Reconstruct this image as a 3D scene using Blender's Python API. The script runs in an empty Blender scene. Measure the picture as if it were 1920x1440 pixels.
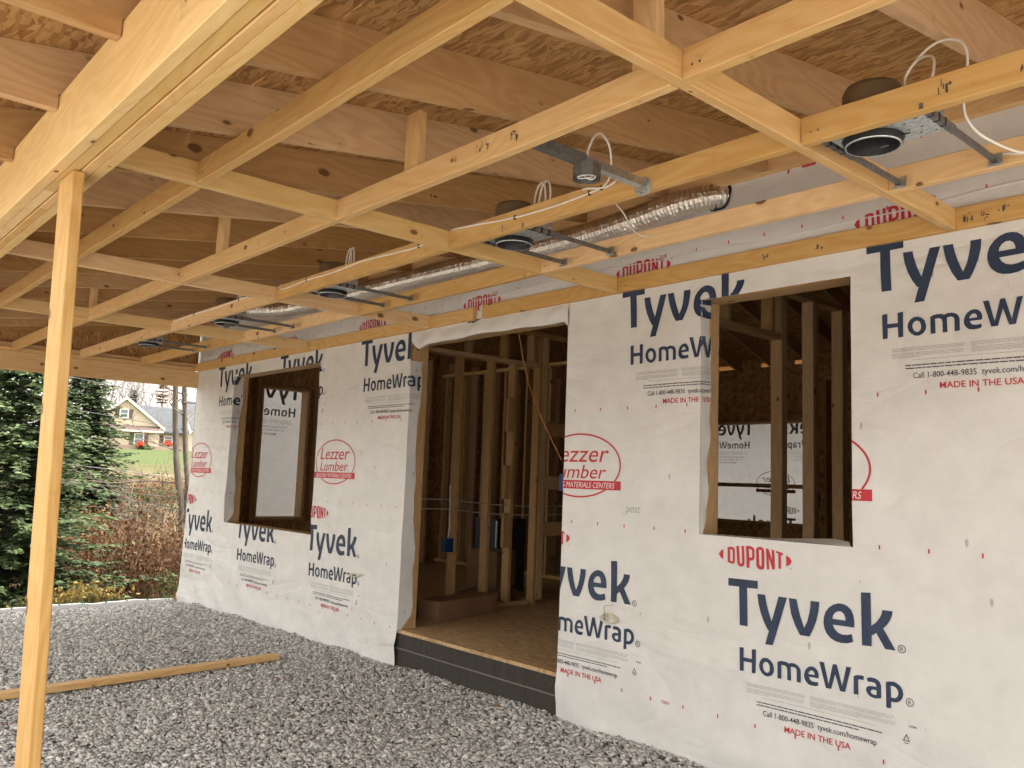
import bpy, bmesh, math, random
import numpy as np
from mathutils import Vector, Matrix
random.seed(7); rng = np.random.default_rng(11)
S = bpy.context.scene
COL = S.collection
R = math.radians

# ------------------------------------------------------------------ camera, sky, sun, exposure
cd = bpy.data.cameras.new('camera'); cam = bpy.data.objects.new('camera', cd); COL.objects.link(cam)
cd.sensor_width = 36; cd.sensor_fit = 'HORIZONTAL'; cd.lens = 29.906
cd.clip_start = 0.02; cd.clip_end = 1500
_r = Vector((0.66297687, 0.74776578, 0.03616636)); _u = Vector((0.06111399, -0.10220602, 0.99288419)); _f = Vector((-0.74614124, 0.65604898, 0.11345918))
cam.matrix_world = Matrix(((_r.x, _u.x, -_f.x, 1.35526), (_r.y, _u.y, -_f.y, -3.6155), (_r.z, _u.z, -_f.z, 1.36106), (0, 0, 0, 1)))
S.camera = cam
W = bpy.data.worlds.new('World'); S.world = W; W.use_nodes = True
wn = W.node_tree.nodes; wl = W.node_tree.links
bg = wn['Background']; sky = wn.new('ShaderNodeTexSky'); sky.sky_type = 'NISHITA'; sky.sun_disc = False
SUN_EL, SUN_AZ = 62, 25
sky.sun_elevation = R(SUN_EL); sky.sun_rotation = R(SUN_AZ); sky.air_density = 1.0; sky.dust_density = 4.0; sky.ozone_density = 1.0
hs = wn.new('ShaderNodeHueSaturation'); hs.inputs['Saturation'].default_value = 0.0
wl.new(sky.outputs[0], hs.inputs['Color']); tint = wn.new('ShaderNodeMix'); tint.data_type = 'RGBA'; tint.blend_type = 'MULTIPLY'; tint.inputs[0].default_value = 1.0; tint.inputs[7].default_value = (1.0, 0.968, 0.905, 1)
wl.new(hs.outputs[0], tint.inputs[6]); wl.new(tint.outputs[2], bg.inputs[0]); bg.inputs[1].default_value = 0.15
sd = bpy.data.lights.new('sun', 'SUN'); sun = bpy.data.objects.new('sun', sd); COL.objects.link(sun)
sd.energy = 2.2; sd.angle = R(30); sd.color = (1, 0.94, 0.85)
# direction towards the sun: same angles as the sky
_sv = Vector((math.sin(R(SUN_AZ)) * math.cos(R(SUN_EL)), math.cos(R(SUN_AZ)) * math.cos(R(SUN_EL)), math.sin(R(SUN_EL))))
sun.rotation_euler = _sv.to_track_quat('Z', 'Y').to_euler(); sun.location = (-6, -12, 14)
S.view_settings.view_transform = 'Standard'; S.view_settings.look = 'None'; S.view_settings.gamma = 1.0; S.view_settings.use_curve_mapping = False
S.view_settings.exposure = 2.5
S.cycles.max_bounces = 10; S.cycles.diffuse_bounces = 6

# ------------------------------------------------------------------ materials
def mat(name, col, rough=0.7, metal=0.0):
    m = bpy.data.materials.new(name); m.use_nodes = True
    b = m.node_tree.nodes['Principled BSDF']
    b.inputs['Base Color'].default_value = (*col, 1); b.inputs['Roughness'].default_value = rough; b.inputs['Metallic'].default_value = metal
    if 'Specular IOR Level' in b.inputs: b.inputs['Specular IOR Level'].default_value = 0.3
    return m
class NT:
    def __init__(s, m): s.t = m.node_tree; s.n = s.t.nodes; s.l = s.t.links; s.b = s.n['Principled BSDF']
    def new(s, typ, **kw):
        nd = s.n.new(typ)
        for k, v in kw.items():
            if hasattr(nd, k) and not k[0].isupper(): setattr(nd, k, v)
            else: nd.inputs[k].default_value = v
        return nd
    def link(s, a, b): s.l.new(a, b)
    def mapping(s, src, scale, rot=(0, 0, 0)):
        m = s.new('ShaderNodeMapping'); m.inputs['Scale'].default_value = scale; m.inputs['Rotation'].default_value = rot; s.link(src, m.inputs[0]); return m.outputs[0]
    def noise(s, src, scale, detail=2, rough=0.5, dist=0.0):
        n = s.new('ShaderNodeTexNoise'); n.inputs['Scale'].default_value = scale; n.inputs['Detail'].default_value = detail; n.inputs['Roughness'].default_value = rough; n.inputs['Distortion'].default_value = dist
        s.link(src, n.inputs['Vector']); return n.outputs['Fac']
    def ramp(s, src, stops):
        r = s.new('ShaderNodeValToRGB'); e = r.color_ramp.elements
        while len(e) < len(stops): e.new(0.5)
        for k, (p, c) in enumerate(stops): e[k].position = p; e[k].color = (*c, 1) if len(c) == 3 else c
        s.link(src, r.inputs[0]); return r.outputs[0]
    def mix(s, fac, a, b, mode='MIX'):
        m = s.new('ShaderNodeMix', data_type='RGBA', blend_type=mode)
        for sock, v in ((m.inputs[0], fac), (m.inputs[6], a), (m.inputs[7], b)):
            if isinstance(v, (int, float)): sock.default_value = v
            elif isinstance(v, tuple): sock.default_value = (*v, 1)
            else: s.link(v, sock)
        return m.outputs[2]
    def math(s, op, a, b=0.0):
        m = s.new('ShaderNodeMath', operation=op)
        for k, v in ((0, a), (1, b)):
            if isinstance(v, (int, float)): m.inputs[k].default_value = v
            else: s.link(v, m.inputs[k])
        return m.outputs[0]
    def bump(s, h, strength, dist):
        b = s.new('ShaderNodeBump'); b.inputs['Strength'].default_value = strength; b.inputs['Distance'].default_value = dist
        s.link(h, b.inputs['Height']); s.link(b.outputs[0], s.b.inputs['Normal'])
BW = lambda v: (v, v, v)
def wood(name, light, dark, knot=(0.11, 0.043, 0.015), knots=1.0, rough=0.62):
    """boards run along local X: stretched grain, growth-ring figure and knots, a different piece of tree for each board"""
    m = mat(name, light, rough); t = NT(m)
    tc = t.new('ShaderNodeTexCoord'); oi = t.new('ShaderNodeObjectInfo')
    off = t.math('MULTIPLY', oi.outputs['Random'], 57.0)
    add = t.new('ShaderNodeVectorMath', operation='ADD'); cb = t.new('ShaderNodeCombineXYZ')
    t.link(off, cb.inputs[0]); t.link(t.math('MULTIPLY', oi.outputs['Random'], 3.1), cb.inputs[1]); t.link(t.math('MULTIPLY', oi.outputs['Random'], 7.7), cb.inputs[2])
    t.link(tc.outputs['Object'], add.inputs[0]); t.link(cb.outputs[0], add.inputs[1]); P = add.outputs[0]
    # knots
    vk = t.new('ShaderNodeTexVoronoi', feature='F1'); vk.inputs['Scale'].default_value = 1.0; vk.inputs['Randomness'].default_value = 1.0
    t.link(t.mapping(P, (6.5, 11.0, 11.0)), vk.inputs['Vector'])
    ks = t.new('ShaderNodeSeparateColor'); t.link(vk.outputs['Color'], ks.inputs[0])
    kd = t.math('ADD', t.math('ADD', t.math('MULTIPLY', vk.outputs['Distance'], t.math('ADD', 0.75, t.math('MULTIPLY', ks.outputs[1], 1.3))), t.math('MULTIPLY', t.math('GREATER_THAN', ks.outputs[0], 0.47), 0.8)), t.math('MULTIPLY', t.math('SUBTRACT', t.noise(P, 40, 2), 0.5), 0.06))
    kmask = t.ramp(kd, [(0.0, BW(1)), (0.12 * knots, BW(1)), (0.165 * knots, BW(0)), (1, BW(0))])
    khalo = t.ramp(kd, [(0.0, BW(1)), (0.34, BW(0)), (1, BW(0))])
    # rings: bands of a warped cross-section distance
    wv = t.noise(t.mapping(P, (0.9, 5.0, 5.0)), 1.0, 2, 0.5)
    ring = t.math('SINE', t.math('ADD', t.math('MULTIPLY', wv, 95.0), t.math('MULTIPLY', khalo, 6.0)))
    ring = t.math('MULTIPLY_ADD', ring, 0.5); ring.node.inputs[2].default_value = 0.5
    fine = t.noise(t.mapping(P, (4.0, 160.0, 160.0)), 1.0, 3, 0.6)
    broad = t.noise(t.mapping(P, (0.7, 3.0, 3.0)), 1.0, 2)
    blot = t.noise(P, 5.0, 3, 0.6)
    f = t.math('ADD', t.math('MULTIPLY', ring, 0.22), t.math('MULTIPLY', fine, 0.5))
    f = t.math('ADD', f, t.math('MULTIPLY', broad, 0.5))
    c = t.ramp(f, [(0.3, light), (0.85, dark)])
    hv = t.new('ShaderNodeHueSaturation'); t.link(c, hv.inputs['Color'])
    t.link(t.math('MULTIPLY_ADD', oi.outputs['Random'], 0.32), hv.inputs['Value']); hv.inputs['Value'].links[0].from_node.inputs[2].default_value = 0.84
    t.link(t.math('MULTIPLY_ADD', oi.outputs['Random'], -0.25), hv.inputs['Saturation']); hv.inputs['Saturation'].links[0].from_node.inputs[2].default_value = 1.1
    c = t.mix(t.math('MULTIPLY', khalo, 0.3), hv.outputs[0], dark)
    c = t.mix(t.math('MULTIPLY', kmask, 0.85), c, knot)
    # scuffs and mill dirt
    dirt = t.ramp(t.noise(t.mapping(P, (9.0, 14.0, 14.0)), 1.0, 4, 0.7), [(0.0, BW(0)), (0.64, BW(0)), (0.78, BW(1))])
    c = t.mix(t.math('MULTIPLY', dirt, 0.35), c, (0.16, 0.1, 0.05))
    c = t.mix(t.math('MULTIPLY', blot, 0.16), c, (0.5, 0.36, 0.2), 'MULTIPLY')
    t.link(c, t.b.inputs['Base Color'])
    t.bump(t.math('ADD', fine, t.math('MULTIPLY', ring, 0.4)), 0.25, 0.002)
    return m
PINE = wood('pine_lumber', (0.76, 0.515, 0.245), (0.63, 0.375, 0.14))
PINE_PALE = wood('pine_lumber_pale', (0.82, 0.59, 0.29), (0.70, 0.455, 0.18), knots=0.8)
RAFT = wood('shade_toned_rafter_lumber', (0.60, 0.385, 0.185), (0.46, 0.265, 0.11), knots=1.1)  # darker copy of the pine: shade up under the deck put into the colour
STUD = wood('stud_lumber', (0.57, 0.375, 0.185), (0.44, 0.265, 0.115))
POSTW = wood('post_lumber', (0.74, 0.50, 0.23), (0.56, 0.32, 0.11), knots=1.0)
def osb(name, a, b, c3):
    m = mat(name, a, 0.75); t = NT(m)
    tc = t.new('ShaderNodeTexCoord'); oi = t.new('ShaderNodeObjectInfo')
    add = t.new('ShaderNodeVectorMath', operation='ADD'); t.link(tc.outputs['Object'], add.inputs[0]); t.link(t.math('MULTIPLY', oi.outputs['Random'], 31.0), add.inputs[1])
    wob = t.new('ShaderNodeTexNoise'); wob.inputs['Scale'].default_value = 7.0; t.link(add.outputs[0], wob.inputs['Vector'])
    wadd = t.new('ShaderNodeVectorMath', operation='MULTIPLY_ADD'); t.link(wob.outputs['Color'], wadd.inputs[0]); wadd.inputs[1].default_value = (0.09, 0.09, 0.0); t.link(add.outputs[0], wadd.inputs[2])
    cells = []
    for rot, sc in ((0.5, (11, 70, 11)), (1.9, (13, 80, 13)), (-0.6, (10, 62, 10))):
        v = t.new('ShaderNodeTexVoronoi', feature='F1'); v.inputs['Scale'].default_value = 1.0
        t.link(t.mapping(wadd.outputs[0], sc, (0, 0, rot)), v.inputs['Vector']); cells.append(v)
    sel = t.new('ShaderNodeTexVoronoi', feature='F1'); sel.inputs['Scale'].default_value = 11.0; t.link(wadd.outputs[0], sel.inputs['Vector'])
    pick1 = t.new('ShaderNodeSeparateColor'); t.link(cells[0].outputs['Color'], pick1.inputs[0])
    pick = t.new('ShaderNodeSeparateColor'); t.link(sel.outputs['Color'], pick.inputs[0])
    pick2 = t.new('ShaderNodeSeparateColor'); t.link(cells[1].outputs['Color'], pick2.inputs[0])
    pick3 = t.new('ShaderNodeSeparateColor'); t.link(cells[2].outputs['Color'], pick3.inputs[0])
    g = t.mix(t.math('GREATER_THAN', pick.outputs[0], 0.55), pick2.outputs[1], pick3.outputs[1])
    g = t.mix(t.math('GREATER_THAN', pick.outputs[1], 0.62), g, pick1.outputs[2])
    col = t.ramp(g, [(0.0, c3), (0.35, b), (0.7, a), (1.0, tuple(min(1, x * 1.15) for x in a))])
    st = t.noise(t.mapping(add.outputs[0], (6, 60, 6), (0, 0, 0.4)), 1.0, 3)
    col = t.mix(t.math('MULTIPLY', st, 0.25), col, (0.45, 0.3, 0.16), 'MULTIPLY')
    ink = t.ramp(t.noise(t.mapping(add.outputs[0], (3.2, 9, 3)), 1.0, 5, 0.8), [(0.0, BW(0)), (0.66, BW(0)), (0.72, BW(1))])
    col = t.mix(t.math('MULTIPLY', ink, 0.5), col, (0.05, 0.03, 0.02))
    t.link(col, t.b.inputs['Base Color']); t.bump(g, 0.5, 0.003)
    return m
OSB = osb('oriented_strand_board', (0.50, 0.30, 0.12), (0.40, 0.22, 0.078), (0.28, 0.14, 0.05))
OSB_FLOOR = osb('subfloor_board', (0.54, 0.38, 0.205), (0.47, 0.32, 0.165), (0.37, 0.24, 0.12))
def wrapmat(name, translucent=False):
    m = mat(name, (0.70, 0.695, 0.68), 0.5); t = NT(m)
    tc = t.new('ShaderNodeTexCoord'); P = tc.outputs['Object']
    fib = t.noise(P, 60, 4, 0.7); mot = t.noise(P, 7, 3, 0.6); big = t.noise(P, 1.3, 2)
    c = t.ramp(mot, [(0.3, (0.645, 0.64, 0.628)), (0.7, (0.715, 0.71, 0.698))])
    # short dark scuffs
    sp = t.new('ShaderNodeTexVoronoi', feature='F1'); sp.inputs['Scale'].default_value = 9.0; t.link(t.mapping(P, (1.0, 1.0, 0.42), (0, 0.5, 0)), sp.inputs['Vector'])
    spm = t.ramp(sp.outputs['Distance'], [(0.0, BW(1)), (0.05, BW(1)), (0.075, BW(0))])
    spm = t.math('MULTIPLY', spm, t.math('GREATER_THAN', t.noise(P, 3.1, 2), 0.47))
    c = t.mix(t.math('MULTIPLY', spm, 0.55), c, (0.22, 0.21, 0.2))
    smg = t.ramp(t.noise(P, 2.2, 5, 0.75), [(0.0, BW(0)), (0.6, BW(0)), (0.8, BW(1))])
    c = t.mix(t.math('MULTIPLY', smg, 0.16), c, (0.45, 0.42, 0.38))
    t.link(c, t.b.inputs['Base Color'])
    cre = t.noise(t.mapping(P, (0.8, 0.8, 2.2), (0, 0.7, 0)), 1.0, 3, 0.45, 0.6)
    rid = t.math('ABSOLUTE', t.math('SUBTRACT', cre, 0.5))
    h = t.math('ADD', t.math('MULTIPLY', fib, 0.03), t.math('ADD', t.math('MULTIPLY', rid, 1.1), t.math('MULTIPLY', big, 0.9)))
    t.bump(h, 0.95, 0.06)
    if translucent:
        tr = t.new('ShaderNodeBsdfTranslucent'); t.link(t.mix(t.math('MULTIPLY', t.ramp(fib, [(0.35, BW(0)), (0.65, BW(1))]), 1.0), (0.42, 0.41, 0.405), (0.95, 0.94, 0.93)), tr.inputs['Color'])
        mx = t.new('ShaderNodeMixShader'); mx.inputs[0].default_value = 0.10 if translucent is True else translucent
        out = t.n['Material Output']; t.link(t.b.outputs[0], mx.inputs[1]); t.link(tr.outputs[0], mx.inputs[2]); t.link(mx.outputs[0], out.inputs[0])
    return m
WRAP = wrapmat('house_wrap_sheet'); WRAP_T = wrapmat('house_wrap_backlit', True); WRAP_E = wrapmat('house_wrap_backlit_end', 0.3)
NAVY = mat('navy_print', (0.035, 0.06, 0.125), 0.5); REDP = mat('red_print', (0.50, 0.035, 0.05), 0.55); GREYP = mat('grey_print', (0.42, 0.42, 0.42), 0.6); INK = mat('dark_print', (0.06, 0.06, 0.08), 0.6); WHITEP = mat('white_print', (0.78, 0.74, 0.74), 0.6); PINKE = mat('pencil_mark', (0.55, 0.53, 0.52), 0.8)
_t = NT(NAVY); _tc = _t.new('ShaderNodeTexCoord'); _t.link(_t.ramp(_t.noise(_tc.outputs['Object'], 9, 4, 0.7), [(0.35, (0.022, 0.036, 0.075)), (0.75, (0.04, 0.062, 0.118))]), _t.b.inputs['Base Color'])
def galv(name, base, rough=0.38):
    m = mat(name, base, rough, 0.9); t = NT(m); tc = t.new('ShaderNodeTexCoord')
    v = t.new('ShaderNodeTexVoronoi', feature='F1'); v.inputs['Scale'].default_value = 90; t.link(tc.outputs['Object'], v.inputs['Vector'])
    sc = t.new('ShaderNodeSeparateColor'); t.link(v.outputs['Color'], sc.inputs[0])
    t.link(t.ramp(sc.outputs[0], [(0, tuple(x * 0.8 for x in base)), (1, tuple(min(1, x * 1.15) for x in base))]), t.b.inputs['Base Color'])
    t.bump(t.noise(tc.outputs['Object'], 35, 3), 0.15, 0.003)
    return m
GALV = galv('galvanised_steel', (0.50, 0.52, 0.53)); GALV_D = galv('dull_dark_steel', (0.23, 0.235, 0.24), 0.5)
PLATE = galv('bare_zinc_plate', (0.62, 0.67, 0.68), 0.5)
BLACK = mat('black_enamel', (0.012, 0.012, 0.013), 0.35); TANCAN = mat('dusty_can_paint', (0.13, 0.085, 0.042), 0.75)
FOIL = mat('crinkled_foil', (0.80, 0.775, 0.73), 0.27, 0.97)
_t = NT(FOIL); _tc = _t.new('ShaderNodeTexCoord'); _t.bump(_t.noise(_tc.outputs['Object'], 75, 4, 0.7), 0.55, 0.006)
CABLE = mat('white_cable_jacket', (0.78, 0.75, 0.68), 0.45); ORANGE = mat('orange_string', (0.40, 0.20, 0.07), 0.7); COIL = mat('cream_cable', (0.62, 0.57, 0.45), 0.5)
BLUEBOX = mat('blue_plastic', (0.006, 0.04, 0.14), 0.5); STEELBOX = mat('dark_appliance', (0.03, 0.035, 0.04), 0.35)
CARD = mat('cardboard', (0.34, 0.205, 0.11), 0.85)
_t = NT(CARD); _tc = _t.new('ShaderNodeTexCoord'); _t.link(_t.ramp(_t.noise(_tc.outputs['Object'], 4, 4), [(0.3, (0.18, 0.105, 0.055)), (0.7, (0.24, 0.14, 0.075))]), _t.b.inputs['Base Color'])
FOUND = mat('black_foundation_coating', (0.035, 0.034, 0.03), 0.8)
_t = NT(FOUND); _tc = _t.new('ShaderNodeTexCoord')
_s = _t.noise(_t.mapping(_tc.outputs['Object'], (14, 14, 1.2)), 1.0, 4, 0.7)
_g = _t.noise(_tc.outputs['Object'], 60, 4, 0.7)
_c = _t.mix(_t.math('MULTIPLY', _s, 0.7), (0.018, 0.017, 0.015), (0.085, 0.078, 0.062))
_t.link(_t.mix(_t.ramp(_g, [(0.62, BW(0)), (0.78, BW(1))]), _c, (0.2, 0.18, 0.15)), _t.b.inputs['Base Color']); _t.bump(_t.math('ADD', _g, _s), 0.6, 0.006)

# ------------------------------------------------------------------ mesh helpers
def mobj(name, verts, faces, m, parent=None, mats=None, midx=None, smooth=False, edges=()):
    me = bpy.data.meshes.new(name); me.from_pydata([tuple(v) for v in verts], list(edges), [tuple(f) for f in faces])
    for k in (mats or [m]): me.materials.append(k)
    if midx is not None: me.polygons.foreach_set('material_index', midx)
    if smooth: me.polygons.foreach_set('use_smooth', [True] * len(me.polygons))
    me.update()
    return link(name, me, parent)
def link(name, me, parent=None):
    o = bpy.data.objects.new(name, me); COL.objects.link(o)
    if parent is not None: o.parent = parent
    return o
def thing(name, label, cat, loc=(0, 0, 0), group=None):
    o = bpy.data.objects.new(name, None); COL.objects.link(o); o.location = loc; o.empty_display_size = 0.1
    return tag(o, label, cat, group)
def tag(o, label, cat, group=None):
    o['label'] = label; o['category'] = cat
    if group: o['group'] = group
    return o
class MB:
    def __init__(s): s.v = []; s.f = []; s.m = []
    def add(s, v, f, mi=0):
        n = len(s.v); s.v += [tuple(x) for x in v]; s.f += [tuple(i + n for i in q) for q in f]; s.m += [mi] * len(f)
    def box(s, a, b, mi=0, c=0.0):
        x0, y0, z0 = a; x1, y1, z1 = b
        v = [(x0, y0, z0), (x1, y0, z0), (x1, y1, z0), (x0, y1, z0), (x0, y0, z1), (x1, y0, z1), (x1, y1, z1), (x0, y1, z1)]
        s.add(v, [(0, 3, 2, 1), (4, 5, 6, 7), (0, 1, 5, 4), (1, 2, 6, 5), (2, 3, 7, 6), (3, 0, 4, 7)], mi)
    def tube(s, pts, r, n=8, mi=0, cap=True, r1=None):
        pts = [Vector(p) for p in pts]; k = len(pts); rings = []
        up = Vector((0, 0, 1))
        base = len(s.v); vs = []
        prev = None
        for i, p in enumerate(pts):
            d = (pts[min(i + 1, k - 1)] - pts[max(i - 1, 0)]).normalized()
            a = prev if prev is not None else (up if abs(d.z) < 0.9 else Vector((1, 0, 0)))
            a = (a - d * a.dot(d)).normalized(); prev = a; b = d.cross(a)
            rr = r if r1 is None else r + (r1 - r) * i / (k - 1)
            if callable(r): rr = r(i / (k - 1))
            vs += [p + (a * math.cos(2 * math.pi * j / n) + b * math.sin(2 * math.pi * j / n)) * rr for j in range(n)]
        fs = [(i * n + j, i * n + (j + 1) % n, (i + 1) * n + (j + 1) % n, (i + 1) * n + j) for i in range(k - 1) for j in range(n)]
        if cap: fs += [tuple(range(n - 1, -1, -1)), tuple((k - 1) * n + j for j in range(n))]
        s.add(vs, fs, mi)
    def lathe(s, c, prof, n=28, mi=0):
        k = len(prof); vs = [(c[0] + r * math.cos(2 * math.pi * j / n), c[1] + r * math.sin(2 * math.pi * j / n), c[2] + z) for r, z in prof for j in range(n)]
        s.add(vs, [(i * n + j, i * n + (j + 1) % n, (i + 1) * n + (j + 1) % n, (i + 1) * n + j) for i in range(k - 1) for j in range(n)], mi)
    def build(s, name, m, parent=None, smooth=False):
        ms = m if isinstance(m, (list, tuple)) else [m]
        return mobj(name, s.v, s.f, None, parent, ms, s.m, smooth)
def board_mesh(name, L, w, h, c=0.003, seg=6, warp=0.0015, poly=None):
    """a sawn board along local X, w across local Y, h across local Z, arrises eased, a touch of crook and bow"""
    sec = [(-w/2 + c, -h/2), (w/2 - c, -h/2), (w/2, -h/2 + c), (w/2, h/2 - c), (w/2 - c, h/2), (-w/2 + c, h/2), (-w/2, h/2 - c), (-w/2, -h/2 + c)]
    vs = []; ph = [random.uniform(0, 6.28) for _ in range(3)]; am = [random.uniform(-1, 1) * warp for _ in range(3)]
    for i in range(seg + 1):
        u = i / seg; x = (u - 0.5) * L; e = math.sin(u * math.pi)
        dy = am[0] * e + am[2] * math.sin(6.28 * u + ph[0]) * e; dz = am[1] * e
        vs += [(x, a + dy, b + dz) for a, b in sec]
    fs = [(i * 8 + j, (i + 1) * 8 + j, (i + 1) * 8 + (j + 1) % 8, i * 8 + (j + 1) % 8) for i in range(seg) for j in range(8)]
    fs += [tuple(range(8)), tuple(seg * 8 + 7 - j for j in range(8))]
    me = bpy.data.meshes.new(name); me.from_pydata(vs, [], fs); me.update(); return me
def board(name, a, b, w, h, m, parent, up=(0, 0, 1), warp=0.003, label=None):
    """axis a to b through the middle of the section; h along 'up', w across it"""
    a = Vector(a); b = Vector(b); d = (b - a); L = d.length; d.normalize(); up = Vector(up); up = (up - d * up.dot(d)).normalized(); s = up.cross(d)
    me = board_mesh(name, L, w, h, warp=warp); me.materials.append(m)
    o = link(name, me, None); c = (a + b) / 2
    M = Matrix(((d.x, s.x, up.x, c.x), (d.y, s.y, up.y, c.y), (d.z, s.z, up.z, c.z), (0, 0, 0, 1)))
    o.parent = parent; o.matrix_basis = (parent.matrix_world.inverted() if parent and False else Matrix.Translation(-parent.location) if parent else Matrix()) @ M
    if label: o['label'] = label
    return o
def prism(name, poly, th, M, m, parent):
    """outline in local X-Z, thickness along local Y"""
    n = len(poly); vs = [(x, -th/2, z) for x, z in poly] + [(x, th/2, z) for x, z in poly]
    fs = [tuple(range(n)), tuple(range(2 * n - 1, n - 1, -1))] + [(i + n, (i + 1) % n + n, (i + 1) % n, i) for i in range(n)]
    me = bpy.data.meshes.new(name); me.from_pydata(vs, [], fs)
    bm = bmesh.new(); bm.from_mesh(me); bmesh.ops.recalc_face_normals(bm, faces=bm.faces); bm.to_mesh(me); bm.free()
    me.materials.append(m); o = link(name, me, parent); o.matrix_basis = M; return o

# ------------------------------------------------------------------ sky behind, terrain, gravel bed
def sstep(a, b, x):
    t = np.clip((x - a) / (b - a), 0, 1); return t * t * (3 - 2 * t)
def terrain_h(x, y):
    d = np.sqrt((x - 1.36) ** 2 + (y + 3.6) ** 2)
    out = sstep(-8.1, -9.6, x)
    h = -0.16 + out * (-0.22 - 0.25 * sstep(10, 20, d))
    h = h + 3.72 * sstep(26, 92, d) * sstep(-12, -40, x) + 1.0 * sstep(92, 190, d)
    h = h + out * (0.08 * np.sin(x * 0.7 + 1) * np.cos(y * 0.6) + 0.05 * np.sin(x * 1.9 + y * 1.3))
    h = h + out * 0.9 * sstep(13.0, 18.0, d) * sstep(1.6, 3.2, y + (x + 14) * -0.3) * (1 - sstep(28, 45, d))
    return h
def grid(name, xs, ys, fz, m):
    X, Y = np.meshgrid(xs, ys, indexing='ij'); Z = fz(X, Y); nx, ny = X.shape
    v = np.stack([X, Y, Z], -1).reshape(-1, 3); idx = np.arange(nx * ny).reshape(nx, ny)
    f = np.stack([idx[:-1, :-1], idx[1:, :-1], idx[1:, 1:], idx[:-1, 1:]], -1).reshape(-1, 4)
    return mobj(name, v.tolist(), f.tolist(), m, smooth=True)
GROUND = mat('rough_ground', (0.08, 0.06, 0.035), 0.95); t = NT(GROUND)
geo = t.new('ShaderNodeNewGeometry'); P = geo.outputs['Position']
n1 = t.noise(P, 0.9, 5, 0.7); n2 = t.noise(P, 14, 4, 0.7); n3 = t.noise(P, 0.25, 3)
c = t.ramp(n1, [(0.32, (0.052, 0.030, 0.016)), (0.5, (0.085, 0.055, 0.026)), (0.62, (0.10, 0.085, 0.035)), (0.75, (0.065, 0.075, 0.025))])
sx = t.new('ShaderNodeSeparateXYZ'); t.link(P, sx.inputs[0])
lawn = t.math('ADD', sx.outputs[0], t.math('MULTIPLY', n3, 14.0))
lm = t.math('MULTIPLY_ADD', lawn, -0.1); lm.node.inputs[2].default_value = -4.4; lm.node.use_clamp = True
c = t.mix(lm, c, t.ramp(n2, [(0.3, (0.030, 0.046, 0.007)), (0.7, (0.048, 0.066, 0.011))]))
t.link(c, t.b.inputs['Base Color']); t.bump(n2, 0.6, 0.05)
xs = np.concatenate([np.linspace(-420, -60, 46), np.linspace(-58, -7, 90), np.linspace(-6, 60, 12)]); ys = np.concatenate([np.linspace(-200, -22, 24), np.linspace(-20, 30, 70), np.linspace(33, 320, 40)])
ter = grid('terrain', xs, ys, terrain_h, GROUND); ter['kind'] = 'structure'

GRAV = mat('crushed_stone', (0.30, 0.285, 0.265), 0.85); t = NT(GRAV)
g2 = t.new('ShaderNodeNewGeometry'); tc = t.new('ShaderNodeTexCoord')
rv = g2.outputs['Random Per Island']
c = t.ramp(rv, [(0.0, (0.27, 0.272, 0.27)), (0.25, (0.43, 0.43, 0.424)), (0.6, (0.57, 0.565, 0.55)), (0.85, (0.67, 0.658, 0.635)), (1.0, (0.78, 0.775, 0.76))])
c = t.mix(t.math('MULTIPLY', t.noise(tc.outputs['Object'], 45, 4, 0.7), 0.35), c, (0.6, 0.57, 0.53), 'MULTIPLY')
t.link(c, t.b.inputs['Base Color']); t.bump(t.noise(tc.outputs['Object'], 160, 3), 0.4, 0.003)
BED = mat('gravel_bed_and_bounce_apron', (0.16, 0.15, 0.14), 0.95); t = NT(BED); tc = t.new('ShaderNodeTexCoord')
t.link(t.ramp(t.noise(tc.outputs['Object'], 40, 4, 0.7), [(0.35, (0.28, 0.265, 0.25)), (0.7, (0.50, 0.475, 0.44))]), t.b.inputs['Base Color'])
t.bump(t.noise(tc.outputs['Object'], 40, 4, 0.7), 0.8, 0.03)
def gz(x, y):
    return -0.012 * np.clip(-x - 3, 0, 9) + 0.012 * np.sin(x * 2.1 + 0.4) * np.sin(y * 2.7) + 0.03 * np.exp(-((y + 0.05) / 0.25) ** 2) * (0.4 + 0.6 * np.sin(x * 3.1) ** 2) * (x > -7.6)
bed = grid('gravel_bed_and_bounce_apron', np.linspace(-8.02, 14, 80), np.linspace(-16, 0.0, 60), lambda x, y: gz(x, y) - 0.022, BED); bed['kind'] = 'structure'  # pale bed carried on out of view, added to bounce light onto the ceiling
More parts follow.
